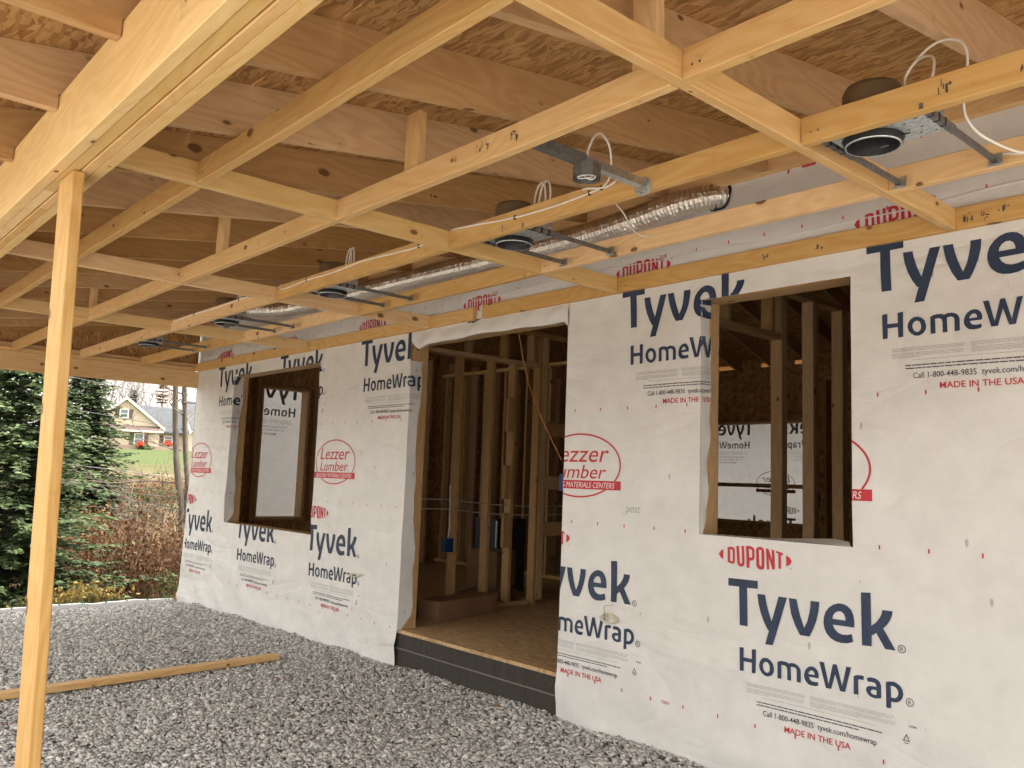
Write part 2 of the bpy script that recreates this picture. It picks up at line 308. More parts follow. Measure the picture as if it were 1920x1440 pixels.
def stones():
    base = []
    for k in range(10):
        bm = bmesh.new(); bmesh.ops.create_icosphere(bm, subdivisions=1, radius=1.0)
        co = np.array([v.co[:] for v in bm.verts]); fa = np.array([[v.index for v in f.verts] for f in bm.faces]); bm.free()
        r = np.random.default_rng(k)
        co *= r.uniform(0.45, 1.25, (len(co), 1)); co[:, 2] *= r.uniform(0.36, 0.62); co[:, 0] *= r.uniform(1.0, 1.65); co[:, 2] += co[:, 0] * r.uniform(-.2, .2)
        base.append(co)
    F = fa
    pts = []
    def inside(x, y):
        lim = -3.05 - 0.0 * x
        return (y > lim) & (y < 0.0)
    n = 95000
    x = rng.uniform(-8.0, 1.4, n * 5); y = rng.uniform(-3.25, 0.01, n * 5)
    # only where the porch can be seen from around the camera: right of the view's lower edge is thinned
    keep = (y - (-3.62)) > -0.0 
    vis = (y > 1.42 * (x + 1.31) - 0.6)
    keep &= (vis | (rng.random(n * 5) < 0.3))
    x = x[keep][:n]; y = y[keep][:n]; n = len(x)
    size = rng.uniform(0.0068, 0.0155, n) * np.where(rng.random(n) < 0.07, 1.55, 1.0)
    size *= np.where(x < -5.5, 1.18, 1.0)
    a = rng.uniform(0, 2 * np.pi, n); tx = rng.normal(0, 0.38, n); ty = rng.normal(0, 0.38, n)
    z = gz(x, y) - 0.012 + rng.uniform(0, 0.016, n)
    k = rng.integers(0, 10, n); B = np.array(base)
    V = B[k] * size[:, None, None]
    ca, sa = np.cos(a)[:, None], np.sin(a)[:, None]
    X = V[..., 0]; Y = V[..., 1]; Z = V[..., 2]
    c1, s1 = np.cos(tx)[:, None], np.sin(tx)[:, None]; Y, Z = c1 * Y - s1 * Z, s1 * Y + c1 * Z
    c2, s2 = np.cos(ty)[:, None], np.sin(ty)[:, None]; X, Z = c2 * X + s2 * Z, -s2 * X + c2 * Z
    X, Y = ca * X - sa * Y, sa * X + ca * Y
    V = np.stack([X + x[:, None], Y + y[:, None], Z + z[:, None]], -1).reshape(-1, 3)
    nv = B.shape[1]; FF = (F[None] + (np.arange(n) * nv)[:, None, None]).reshape(-1, 3)
    return fastmesh('gravel', V, FF, GRAV)
def fastmesh(name, V, F, m, parent=None):
    V = np.asarray(V, np.float32); F = np.asarray(F, np.int32); k = F.shape[1]
    me = bpy.data.meshes.new(name); me.vertices.add(len(V)); me.vertices.foreach_set('co', V.ravel())
    me.loops.add(F.size); me.loops.foreach_set('vertex_index', F.ravel()); me.polygons.add(len(F))
    me.polygons.foreach_set('loop_start', np.arange(len(F), dtype=np.int32) * k); me.polygons.foreach_set('loop_total', np.full(len(F), k, np.int32))
    me.materials.append(m); me.update(calc_edges=True); me.validate()
    return link(name, me, parent)
gravel = stones(); gravel['kind'] = 'stuff'; gravel['label'] = 'grey crushed stone gravel covering the porch floor'; gravel['category'] = 'gravel'

# ------------------------------------------------------------------ the house under construction
house = thing('house', 'house under construction wrapped in white printed sheeting', 'house')
WX0, WX1, WH = -8.1, 3.2, 3.37
DOOR = (-3.912, -2.257, 0.26, 2.40); WINR = (-1.277, -0.466, 1.13, 2.335); WINL = (-7.09, -5.285, 0.845, 2.33)
OPEN = [DOOR, WINR, WINL]
def wall_cells(x0, x1, z0, z1, opens, nx=1):
    xs = sorted({x0, x1, *[v for o in opens for v in o[:2]]}); zs = sorted({z0, z1, *[v for o in opens for v in o[2:]]})
    for i in range(len(xs) - 1):
        for j in range(len(zs) - 1):
            cx, cz = (xs[i] + xs[i+1]) / 2, (zs[j] + zs[j+1]) / 2
            if not any(o[0] < cx < o[1] and o[2] < cz < o[3] for o in opens): yield xs[i], xs[i+1], zs[j], zs[j+1]
# wrap: front sheet with openings, cut away below the door
GS = 0.05
CORN = [(o[i], o[j]) for o in (WINR, WINL) for i in (0, 1) for j in (2, 3)] + [(DOOR[0], 0.3), (DOOR[1], 0.3)]
def belly(x, z):
    """how far the loose sheet stands off the wall: soft waves, drag folds low down, creases fanning from the cut corners"""
    d = .0022 * (1 + math.sin(2.7 * x + 1.9 * z + 1.3 * math.sin(1.9 * x + .7))) + .0011 * (1 + math.sin(6.3 * x - 4.1 * z + 2 * math.sin(3.9 * z + x)))
    low = max(0., min(1., (.80 - z) / .8)) ** 2
    f = abs(math.sin((x * .9 + z * 1.5) * 4.2 + 1.1 * math.sin(x * 2.6) + .6 * math.sin(z * 9)))
    d += low * (.026 * (1 - f) ** 2 + .014 * (.5 + .5 * math.sin(x * 4.3 + 1)))
    g = abs(math.sin((x * 1.1 - z * .8) * 3.1 + 1.7 * math.sin(x * 1.3 + 2)))
    d += .009 * (1 - g) ** 4 * (.4 + .6 * math.sin(x * 1.7 + 1) ** 2)
    for cx, cz in CORN:
        q = math.hypot(x - cx, z - cz)
        if q < .9: d += .003 * math.exp(-q / .25) * (1 + math.sin(5 * math.atan2(z - cz, x - cx) + cx * 9)) * min(1, (q / .12) ** 2)
    if z > 2.46: d *= .6
    return d
fop = [(DOOR[0], DOOR[1], -0.2, 2.43), WINR, WINL]
xs = sorted({round(k * GS, 4) for k in range(int(WX0 / GS) + 1, int(WX1 / GS))} | {WX0, WX1} | {v for o in fop for v in o[:2]}); zs = sorted({round(k * GS, 4) for k in range(-2, int(WH / GS) + 1)} | {-.12, WH} | {v for o in fop for v in o[2:]})
bm = bmesh.new(); VV = {}
def wv(i, j):
    if (i, j) not in VV: VV[i, j] = bm.verts.new((xs[i], -belly(xs[i], zs[j]), zs[j]))
    return VV[i, j]
for i in range(len(xs) - 1):
    for j in range(len(zs) - 1):
        cx, cz = (xs[i] + xs[i+1]) / 2, (zs[j] + zs[j+1]) / 2
        if any(o[0] < cx < o[1] and o[2] < cz < o[3] for o in fop): continue
        bm.faces.new((wv(i, j), wv(i+1, j), wv(i+1, j+1), wv(i, j+1))).smooth = True
for v in bm.verts:
    if v.co.x < WX0 + 0.01: v.co.x = WX0 + 0.045 - 0.045 * (2.3 - v.co.z)
me = bpy.data.meshes.new('house_wrap'); bm.to_mesh(me); bm.free(); me.materials.append(WRAP)
wrap = link('house_wrap', me, house); wrap['label'] = 'white printed house wrap stapled over the front wall'
# wrap turned in at the left jambs, wavy cut edge; and the loose roll over the door head
def jamb_fold(o, depth, seed, name='wrap_fold', z1=None):
    r = random.Random(seed); n = 40; z0, z1 = o[2], z1 or o[3]; vs = []; x = o[0]
    for i in range(n + 1):
        u = i / n; z = z0 + (z1 - z0) * u
        d = depth * (0.86 + 0.15 * math.sin(u * 6 + seed) + 0.06 * math.sin(u * 23 + seed) + r.uniform(-.04, .04))
        if u < 0.06: d *= u / 0.06 * 0.8 + 0.2
        for q in (0, 0.35, 0.7, 1.0):
            vs.append((x + 0.002 + q * 0.004 * (1 + math.sin(u * 31 + q * 4 + seed)) , -belly(x, z) * (1 - q) + d * q, z))
    fs = [(i * 4 + j, i * 4 + j + 1, (i + 1) * 4 + j + 1, (i + 1) * 4 + j) for i in range(n) for j in range(3)]
    ob = mobj(name, vs, fs, WRAP, wrap, smooth=True); return ob
jamb_fold(DOOR, 0.112, 1, z1=2.235); jamb_fold(WINR, 0.075, 4); jamb_fold(WINL, 0.10, 2)
n = 48; vs = []
for i in range(n + 1):
    u = i / n; x = DOOR[0] + 0.022 + (DOOR[1] - DOOR[0] - 0.012) * u
    for k in range(9):
        w = k / 8; ang = -1.2 + w * 4.2
        low = 2.336 - 0.006 * math.sin(u * 9) - 0.004 * math.sin(u * 23) + (0.03 * max(0, 1 - u * 25)) - (0.03 * max(0, .06 - abs(u - .05)) / .06) - (0.04 * max(0, 1 - (1 - u) * 40))
        z = 2.455 + (low - 2.455) * min(1, w * 1.25) + (0.03 * (w - 0.8) / 0.2 if w > 0.8 else 0)
        y = -0.004 - 0.014 * math.sin(min(1, w * 1.1) * math.pi) - 0.004 * math.sin(u * 40 + w * 5) - 0.003 * math.sin(u * 93 + w * 9) - 0.006 * w
        vs.append((x, y + (0.05 * (w - 0.8) / 0.2 if w > 0.8 else 0), z))
mobj('door_head_flap', vs, [(i * 9 + k, (i + 1) * 9 + k, (i + 1) * 9 + k + 1, i * 9 + k + 1) for i in range(n) for k in range(8)], WRAP, wrap, smooth=True)
# sill flap of the right window, loose corner
mobj('sill_flap', [(-1.27, -0.004, 1.131), (-0.9, -0.006, 1.132), (-0.62, -0.008, 1.133), (-0.475, -0.01, 1.131), (-1.25, 0.05, 1.133), (-0.9, 0.06, 1.135), (-0.6, 0.075, 1.155), (-0.5, 0.03, 1.15)], [(0, 1, 5, 4), (1, 2, 6, 5), (2, 3, 7, 6)], WRAP, wrap, smooth=True)
# end wall wrap (seen from inside where it covers the end window), returning round the corner
EW = (0.73, 1.285, 0.85, 2.34); BWN = (-6.62, -5.0, 0.9, 2.36)
def plane_sheet(name, axis, c, a0, a1, z0, z1, m, parent):
    vs = [(c, a0, z0), (c, a1, z0), (c, a1, z1), (c, a0, z1)] if axis == 'x' else [(a0, c, z0), (a1, c, z0), (a1, c, z1), (a0, c, z1)]
    return mobj(name, vs, [(0, 1, 2, 3)], m, parent)
# ------------------------------------------------------------------ lettering on the wrap (flat print, its own outlines)
def polys(s): return [[tuple(float(q) / 1000 for q in p.split(',')) for p in g.split(' ')] for g in s.split(';')]
GLYPH_NAVY = "3,5 165,8 165,-29 107,-31 111,-210 68,-210 63,-30 3,-31;163,-52 204,-52 209,-81 219,-117 239,-169 275,-51 318,-51 248,-275 207,-277 226,-211 220,-211 201,-181 182,-140 169,-96;328,-51 368,-51 374,-83 385,-123 404,-174 420,-141 429,-106 435,-73 436,-50 478,-50 474,-91 463,-134 444,-181 429,-208 383,-208 360,-169 340,-118 332,-79;640,-137 641,-111 637,-86 627,-64 609,-50 589,-44 568,-44 545,-52 524,-67 507,-89 499,-114 497,-138 502,-161 512,-181 530,-198 553,-208 578,-211 608,-208 635,-198 628,-166 608,-173 585,-175 565,-169 550,-156 541,-139;540,-114 543,-99 553,-86 567,-78 582,-78 594,-87 600,-101 601,-113;672,16 714,19 716,-118 737,-101 754,-78 762,-61 764,-46 807,-46 805,-63 796,-85 781,-107 767,-121 818,-203 774,-204 737,-144 717,-158 716,-203 674,-205;68,-313 91,-311 91,-356 136,-356 135,-312 158,-309 158,-418 137,-420 136,-374 92,-375 92,-419 71,-421;176,-378 179,-362 189,-346 205,-338 221,-338 236,-345 248,-358 253,-378 252,-396 242,-411 225,-420 208,-419 192,-409 181,-395;197,-379 198,-367 205,-359 214,-355 223,-357 230,-366 233,-381 231,-394 223,-403 213,-403 204,-397 199,-388;271,-345 285,-339 301,-337 316,-338 327,-343 341,-338 358,-338 373,-344 383,-354 387,-366 387,-416 367,-417 367,-368 363,-358 353,-354 337,-356 339,-417 320,-417 320,-372 316,-360 306,-355 290,-356 291,-417 271,-418;473,-381 474,-365 469,-350 458,-339 444,-335 429,-338 416,-347 408,-360 403,-376 404,-391 411,-405 423,-415 439,-418 458,-417 472,-412 469,-397 456,-400 441,-399 432,-394 426,-382;424,-371 428,-360 437,-353 446,-353 453,-360 454,-370;477,-307 499,-307 520,-396 541,-307 559,-306 583,-393 602,-307 624,-306 596,-414 573,-415 551,-346 532,-414 507,-415;635,-339 650,-333 666,-331 680,-332 678,-349 666,-348 655,-350 656,-413 635,-414;693,-336 709,-331 726,-331 740,-336 750,-345 754,-358 754,-407 741,-411 723,-413 706,-409 694,-398 689,-387 691,-376 700,-368 718,-365 733,-366 732,-356 726,-350 714,-349 696,-351;709,-390 711,-384 720,-379 734,-379 734,-398 722,-399 713,-396;774,-337 790,-332 807,-330 821,-334 834,-342 843,-356 846,-371 843,-388 833,-402 820,-410 808,-412 795,-412 795,-439 775,-440;794,-349 804,-348 816,-352 824,-362 826,-376 821,-388 812,-395 795,-395"
GLYPH_RED = "-53,116 -44,130 -28,141 -27,92 -42,100;315,140 331,132 342,119 341,109 331,98 315,90;-3,151 15,156 32,154 38,143 39,83 34,77 18,75 -2,81;11,145 22,143 26,137 27,87 12,88;47,162 62,163 65,86 72,79 80,85 76,165 89,165 93,84 87,69 72,65 57,71 52,82;101,166 124,168 141,162 147,150 147,115 141,102 120,98 119,63 104,64;116,154 127,154 135,147 135,116 119,110;156,155 164,165 179,169 192,165 200,152 200,73 194,64 179,62 164,67 157,80;171,150 177,156 185,151 186,83 180,76 173,84;209,164 223,162 241,112 240,161 253,158 256,70 243,70 223,126 226,67 214,66;262,157 298,149 298,137 287,141 288,77 275,75 274,146 263,147"
def fill(pl):
    cu = bpy.data.curves.new('outline', 'CURVE'); cu.dimensions = '2D'; cu.fill_mode = 'BOTH'
    for p in pl:
        sp = cu.splines.new('POLY'); sp.points.add(len(p) - 1); sp.use_cyclic_u = True
        for k, (a, b) in enumerate(p): sp.points[k].co = (a, b, 0, 1)
    return to_mesh(cu)
def to_mesh(cu):
    o = bpy.data.objects.new('tmp', cu); COL.objects.link(o); dg = bpy.context.evaluated_depsgraph_get(); dg.update()
    me = bpy.data.meshes.new_from_object(o.evaluated_get(dg)); 
    V = [tuple(v.co) for v in me.vertices]; Fc = [tuple(p.vertices) for p in me.polygons]
    bpy.data.objects.remove(o); bpy.data.curves.remove(cu); bpy.data.meshes.remove(me)
    return [(v[0], v[1]) for v in V], Fc
def text(s, x, z, width, shear=0.0, h=None, bold=0.0, align='LEFT'):
    cu = bpy.data.curves.new('text', 'FONT'); cu.body = s; cu.size = 1.0; cu.shear = shear; cu.offset = bold; cu.resolution_u = 3
    V, Fc = to_mesh(cu); a = min(v[0] for v in V); b = max(v[0] for v in V); lo = min(v[1] for v in V if True); k = width / (b - a)
    base = 0.0; kz = k if h is None else h / max(v[1] for v in V)
    return [(x + (v[0] - a) * k, z + v[1] * kz) for v in V], Fc
def ring2(cx, cz, rx, rz, w, n=48, cut=None):
    V = []; Fc = []
    for i in range(n):
        t0 = 2 * math.pi * i / n; V += [(cx + rx * math.cos(t0), cz + rz * math.sin(t0)), (cx + (rx - w) * math.cos(t0), cz + (rz - w) * math.sin(t0))]
    for i in range(n):
        j = (i + 1) % n
        zc = cz + rz * math.sin(2 * math.pi * (i + .5) / n)
        if cut and cut[0] < zc < cut[1]: continue
        Fc.append((2 * i, 2 * i + 1, 2 * j + 1, 2 * j))
    return V, Fc
def rect(x0, x1, z0, z1): return [(x0, z0), (x1, z0), (x1, z1), (x0, z1)], [(0, 1, 2, 3)]
class Print:
    def __init__(s): s.v = []; s.f = []; s.m = []; s.lift = []
    def add(s, vf, mi, lift=0.0):
        n = len(s.v); s.v += [(a, b, lift) for a, b in vf[0]]; s.f += [tuple(i + n for i in q) for q in vf[1]]; s.m += [mi] * len(vf[1])
PM = [NAVY, REDP, GREYP, INK, WHITEP]
def fine(pr, x0, x1, z, n, dz, mi=2, h=0.0022, last=1.0):
    rr = random.Random(int(z * 1e4))
    for k in range(n):
        e = x1 if k < n - 1 else x0 + (x1 - x0) * last; x = x0
        while x < e - 0.004:
            w = min(e - x, rr.uniform(0.008, 0.04)); pr.add(rect(x, x + w, z - k * dz, z - k * dz + h), mi); x += w + 0.0035
WORD = Print(); WORD.add(fill(polys(GLYPH_NAVY)), 0); MAKER = Print(); MAKER.add(fill(polys(GLYPH_RED)), 1); LOGO = Print()
for cx, cz in ((.843, -.193), (.872, -.399)):
    LOGO.add(ring2(cx, cz, .0165, .0165, .003, 24), 3); LOGO.add(text('R', cx - .006, cz - .008, .012), 3)
MAKER.add(text('TM', .331, .078, .013), 1)
fine(LOGO, .110, .408, -.469, 3, .006); fine(LOGO, .109, .40, -.492, 4, .006, last=.4)
fine(LOGO, .429, .807, -.468, 3, .006); fine(LOGO, .431, .811, -.49, 4, .006, last=.6)
fine(LOGO, .197, .733, -.522, 1, .006); fine(LOGO, .165, .757, -.546, 1, .01, 3, .0045); fine(LOGO, .165, .656, -.559, 1, .01, 3, .0045)
LOGO.add(text('Call 1-800-448-9835  tyvek.com/homewrap', .197, -.600, .537, 0, .024, .004), 3)
LOGO.add(text('MADE IN THE USA', .306, -.648, .312, 0, .026, .010), 1)
LOGO.add(text('USA', .868, -.496, .032, 0, .009, .01), 3)
LOGO.add(fill([[(.843, -.553), (.858, -.524), (.873, -.553)], [(.848, -.550), (.858, -.531), (.868, -.550)]]), 3)
fine(LOGO, .849, .868, -.562, 1, .01, 3, .003)
YARD = Print()   # the oval mark with its banner; origin at the oval's centre
YARD.add(ring2(0, 0, .322, .187, .0095, 64, (-.137, -.087)), 1)
YARD.add(text('Lezzer', -.245, .02, .475, .22, .098, .0), 1)
YARD.add(text('Lumber', -.238, -.075, .45, .22, .078, .0), 1)
YARD.add(rect(-.335, .325, -.137, -.087), 1)
YARD.add(text('BUILDING MATERIALS CENTERS', -.295, -.128, .575, .22, .031), 4, .0006)
def pmesh(pr, dy=0.0016, T=lambda a, b, l: (a, -l, b)):
    return [T(a, b, l + dy) for a, b, l in pr.v], pr.f, pr.m
def place_print(pr, ox, oz, name='printed_mark', zlo=None, fit=True):
    """print on the front sheet, trimmed at the sheet's cut edges and turned in with it at the left jambs"""
    bm = bmesh.new(); vs = [bm.verts.new((ox + a, -(l + 0.0024), oz + b)) for a, b, l in pr.v]
    for q, mi in zip(pr.f, pr.m):
        try: bm.faces.new([vs[i] for i in q]).material_index = mi
        except ValueError: pass
    def cut(co, no, clear=False):
        bmesh.ops.bisect_plane(bm, geom=bm.verts[:] + bm.edges[:] + bm.faces[:], plane_co=co, plane_no=no, clear_outer=clear)
    xs = [ox + a for a, _, _ in pr.v]; zs = [oz + b for _, b, _ in pr.v]
    cut((WX0 + .01, 0, 0), (-1, 0, 0), True); cut((0, 0, 2.99), (0, 0, 1), True)
    if zlo: cut((0, 0, zlo), (0, 0, -1), True)
    for o, dep in zip([(DOOR[0], DOOR[1], -1, 2.43), WINR, WINL], (.085, .06, .085)):
        if o[1] < min(xs) or o[0] > max(xs) or o[3] < min(zs) or o[2] > max(zs): continue
        for co, no in (((o[0], 0, 0), (1, 0, 0)), ((o[1], 0, 0), (1, 0, 0)), ((0, 0, o[2]), (0, 0, 1)), ((0, 0, o[3]), (0, 0, 1)), ((o[0] + dep, 0, 0), (1, 0, 0))): cut(co, no)
        kill = [f for f in bm.faces if o[0] < (c := f.calc_center_median()).x < o[1] and o[2] < c.z < o[3] and c.x > o[0] + dep]
        kill2 = [f for f in bm.faces if o[0] < (c := f.calc_center_median()).x <= o[0] + dep and o[2] < c.z < o[3] and c.z > (2.235 if o[0] < -3 and o[0] > -5 else 9)]
        bmesh.ops.delete(bm, geom=list(set(kill + kill2)), context='FACES')
        for v in bm.verts:
            if o[0] + 1e-5 < v.co.x <= o[0] + dep + 1e-4 and o[2] - 1e-4 <= v.co.z <= o[3] + 1e-4 and len(v.link_faces):
                if all(o[0] < f.calc_center_median().x < o[0] + dep + .01 for f in v.link_faces) or True:
                    d = v.co.x - o[0]; v.co.x = o[0] + .0145; v.co.y = d
    if fit:
        for k in range(int(min(xs) / GS) - 1, int(max(xs) / GS) + 2): cut((k * GS, 0, 0), (1, 0, 0))
        for k in range(int(min(zs) / GS) - 1, int(max(zs) / GS) + 2): cut((0, 0, k * GS), (0, 0, 1))
    if not bm.faces: bm.free(); return None
    me = bpy.data.meshes.new(name); bm.to_mesh(me); bm.free()
    for k in PM: me.materials.append(k)
    # follow the belly of the sheet
    for v in me.vertices:
        if v.co.y < 0: v.co.y -= belly(v.co.x, v.co.z)
    o2 = link(name, me, wrap); o2['kind'] = 'stuff'; return o2
LX = [-.287 + .816 - 1.632]   # lower row starts
low = [-1.103, -2.531, -5.344, -6.773, -8.196]; high = [1.03, -.393, -1.824, -3.24, -4.630, -6.060, -7.494]
for x, z in [(x, .926) for x in low + [.31]] + [(x, 2.452) for x in high]:
    place_print(WORD, x, z, 'lettering_print'); place_print(MAKER, x, z, 'maker_print'); place_print(LOGO, x, z, 'small_print')
for x in (.72, -.70, -2.13, -4.945, -6.37, -7.84): place_print(YARD, x, 1.468, 'oval_print')
for x in (-.46, -1.88, -3.30, -4.72, -6.14): place_print(YARD, x, 2.883, 'oval_print', zlo=2.893)
MK = Print()
for z, ph in ((1.139, 0), (1.791, 0), (.27, .01), (2.615, .05), (2.69, 0)):
    for k in range(-41, 8):
        x = -.144 + .2032 * k + ph
        if z > 2.65 and k % 7: continue
        if z > 2.65: MK.add(text('T20243', x, z - .08, .05, 0, .016), 1)
        else: MK.add(rect(x - .0032, x + .0032, z - .009, z + .009), 1)
MK.add(text('T20243', .15, .32, .05, 0, .014), 1); MK.add(text('T20243', -1.49, .262, .05, 0, .014), 1)
place_print(MK, 0, 0, 'nailing_marks', fit=False)
SC = Print(); rr = random.Random(5)
for k in range(110):   # scuffs left by handling
    x = rr.uniform(-8, .6); z = rr.uniform(.1, 2.4); L = rr.uniform(.008, .03); a = rr.uniform(0, 3.14); w = .0009
    dx, dz = L * math.cos(a), L * math.sin(a)
    SC.add(([(x, z), (x + w, z), (x + dx + w, z + dz), (x + dx, z + dz)], [(0, 1, 2, 3)]), 2)
for z0, x0 in ((1.20, -1.66), (1.26, -1.60)):
    pass
SC.add(text('post', -1.76, 1.215, .10, .3, .035), 2)
place_print(SC, 0, 0, 'scuff_marks', fit=False)

# ------------------------------------------------------------------ house shell and framing seen through the openings
m = MB()
for a, b, c0, d in wall_cells(WX0 + .06, WX1, .262, WH, OPEN): m.box((a, .002, c0), (b, .013, d))
m.build('wall_sheathing', OSB, house)
m = MB(); m.box((WX0 + .012, .004, -.3), (WX1, .16, .238)); o = m.build('foundation_wall', FOUND, house)
m = MB(); m.box((DOOR[0] - .02, -.0015, .128), (DOOR[1] + .02, .0045, .136)); m.build('foundation_chalk_line', mat('grey_scratch', (.16, .155, .14), .9), o)
HD = 7.8
m = MB(); m.box((WX0 + .02, .001, .239), (WX1, HD, .262)); m.build('subfloor', OSB_FLOOR, house)
# scraps and stains on the floor near the door
def stud(x, y, z0=.30, z1=2.72, w=.038, d=.089, ax='y', name='stud', m=STUD):
    """d runs along the wall's thickness; ax = direction of the wall"""
    if ax == 'x': return board(name, (x, y, z0), (x, y, z1), d, w, m, house, up=(1, 0, 0))
    return board(name, (x, y, z0), (x, y, z1), d, w, m, house, up=(0, 1, 0))
# front wall trimmers, headers and sills (2x6 wall)
for o in OPEN:
    for x, sgn in ((o[0], -1), (o[1], 1)):
        zt = o[3] if o is not DOOR else 2.36
        off = .042 if sgn < 0 else 0.0
        board('trimmer_stud', (x + sgn * .019, .086, .262 if o is DOOR else o[2] - .0), (x + sgn * .019, .086, zt), .14, .038, STUD, house, up=(1, 0, 0))
        board('king_stud', (x + sgn * .058, .0865, .262), (x + sgn * .058, .0865, 2.70), .14, .038, STUD, house, up=(1, 0, 0))
    zt = (o[3] if o is not DOOR else 2.36)
    board('header', (o[0] + .002, .0868, zt + .021), (o[1] - .002, .0868, zt + .021), .14, .038, STUD, house)
    board('header', (o[0], .0605, zt + .145), (o[1], .0605, zt + .145), .038, .2, STUD, house)
    board('header', (o[0], .121, zt + .145), (o[1], .121, zt + .145), .038, .2, STUD, house)
    if o is not DOOR:
        board('sill_plate', (o[0], .0863, o[2] - .022), (o[1], .0863, o[2] - .022), .14, .038, STUD, house)
board('top_plate', (WX0 + .02, .087, 2.72), (WX1, .087, 2.72), .14, .038, STUD, house)
# wall along y at x = -4.43 with a dropped plate and short cripples above it
XA = -4.43
def plate(a, b, w=.089, h=.038, name='plate', m=STUD): return board(name, a, b, w, h, m, house)
plate((XA, .3, 2.438), (XA, 1.80, 2.438), .089, .04); plate((XA, .16, .283), (XA, 1.72, .283)); plate((XA, .16, 2.74), (XA, 3.3, 2.74))
for y in (.44, .86, 1.22, 1.48): stud(XA, y, .303, 2.417)
for y in (.47, .95, 1.36, 1.70): stud(XA, y, 2.459, 2.72, name='cripple_stud')
for y in (1.79, 1.83, 1.869): stud(XA + .002 * (y > 1.8), y, .263 if y < 1.8 else .3, 2.719)
for y in (2.28, 2.36, 2.95): stud(XA, y)
for z in (.93, 1.36, 1.86): board('blocking', (XA, 1.89, z), (XA, 2.26, z), .038, .13, STUD, house)
for y, z in ((1.40, 1.95), (1.385, 1.35), (1.39, .93)): board('scab_block', (XA + .064, y, z - .15), (XA + .064, y, z + .15), .038, .06, STUD, house, up=(0, 1, 0))
# wall along x at y = 3.38
YB = 3.38
plate((-8.0, YB, .283), (-4.5, YB, .283), m=PINE_PALE); plate((-8.0, YB, 2.76), (-4.5, YB, 2.76), m=PINE_PALE)
for k in range(9): stud(-7.9 + k * .4064, YB, .303, 2.74, ax='x')
stud(-7.05, YB + .001, .303, 2.74, ax='x')
# wall along y at x = -1.82
XC = -1.82
plate((XC, .17, 2.42), (XC, 1.60, 2.42)); plate((XC, .16, .283), (XC, 5.2, .283)); plate((XC, .16, 2.76), (XC, 5.2, 2.76))
for y in (.36, .98): stud(XC, y, 2.441, 2.74, name='cripple_stud')
for y in (1.50,): stud(XC, y, 2.441, 2.74, name='cripple_stud')
for y in (1.62, 1.66, 2.04, 2.08, 2.47, 2.51, 2.9, 3.3, 3.7, 4.1): stud(XC + .001 * (int(y * 100) % 3), y, .303, 2.74)
# second bare wall further in, far-right of the door view
XD = -2.62
pass
# end wall with its small window, back wall with a wide one
def far_wall(axis, c, a0, a1, ops, pitch=.4064):
    m = MB()
    for a, b, z0, z1 in wall_cells(a0, a1, .262, 3.2 if axis == 'x' else 3.36, ops):
        if axis == 'x': m.box((c, a, z0), (c + .011, b, z1))
        else: m.box((a, c, z0), (b, c + .011, z1))
    m.build('wall_sheathing', OSB, house)
    k = a0 + .1
    while k < a1:
        if not any(o[0] - .02 < k < o[1] + .02 for o in ops):
            if axis == 'x': board('stud', (c + .082, k, .262), (c + .082, k, 2.95), .14, .038, STUD, house, up=(0, 1, 0))
            else: board('stud', (k, c - .072, .262), (k, c - .072, 2.95), .14, .038, STUD, house, up=(1, 0, 0))
        k += pitch
    for o in ops[:1]:
        for z in (o[2] - .02, o[3] + .02):
            if axis == 'x': board('sill_plate' if z < 1.5 else 'header', (c + .083, o[0] - .04, z), (c + .083, o[1] + .04, z), .14, .038, STUD, house)
            else: board('sill_plate' if z < 1.5 else 'header', (o[0] - .04, c - .073, z), (o[1] + .04, c - .073, z), .14, .038, STUD, house)
        for e in (o[0] - .02, o[1] + .02):
            if axis == 'x': board('trimmer_stud', (c + .084, e, o[2]), (c + .084, e, o[3]), .14, .038, STUD, house, up=(0, 1, 0))
            else: board('trimmer_stud', (e, c - .074, o[2]), (e, c - .074, o[3]), .14, .038, STUD, house, up=(1, 0, 0))
far_wall('x', WX0 + .012, .16, HD, [EW]); far_wall('y', HD, WX0 + .02, WX1, [BWN, (-6.62, -6.3, 3.235, 3.30), (-5.85, -5.5, 3.235, 3.30), (-5.28, -5.1, 3.24, 3.30)])
board('window_bar', (-6.62, HD - .07, 1.43), (-5.0, HD - .07, 1.43), .14, .06, STUD, house)
m = MB(); m.box((WX1, .0, .262), (WX1 + .011, HD, 3.2)); m.build('wall_sheathing', OSB, house)
ew = plane_sheet('house_wrap', 'x', WX0 - .001, -.0, HD, -.15, 3.1, WRAP_E, house); bw = plane_sheet('house_wrap', 'y', HD + .013, WX0, WX1, -.15, 3.0, WRAP_T, house)
THRU = [mat('navy_showing_through', (.16, .17, .20), .8), mat('red_showing_through', (.34, .12, .12), .8), mat('grey_showing_through', (.40, .39, .385), .8), mat('dark_showing_through', (.24, .24, .25), .8), WHITEP]
def far_print(pr, T, par, name):
    v = [T(a, b) for a, b, l in pr.v]; ob = mobj(name, v, pr.f, None, par, THRU, pr.m); ob['kind'] = 'stuff'; return ob
for ox in (0, -1.42): [far_print(q, lambda a, b, o=ox: (WX0 + .0015, 1.29 - o - a, 2.45 + b), ew, 'lettering_print') for q in (WORD, MAKER, LOGO)]
far_print(YARD, lambda a, b: (WX0 + .0015, -a + 1.62, 1.47 + b), ew, 'oval_print')
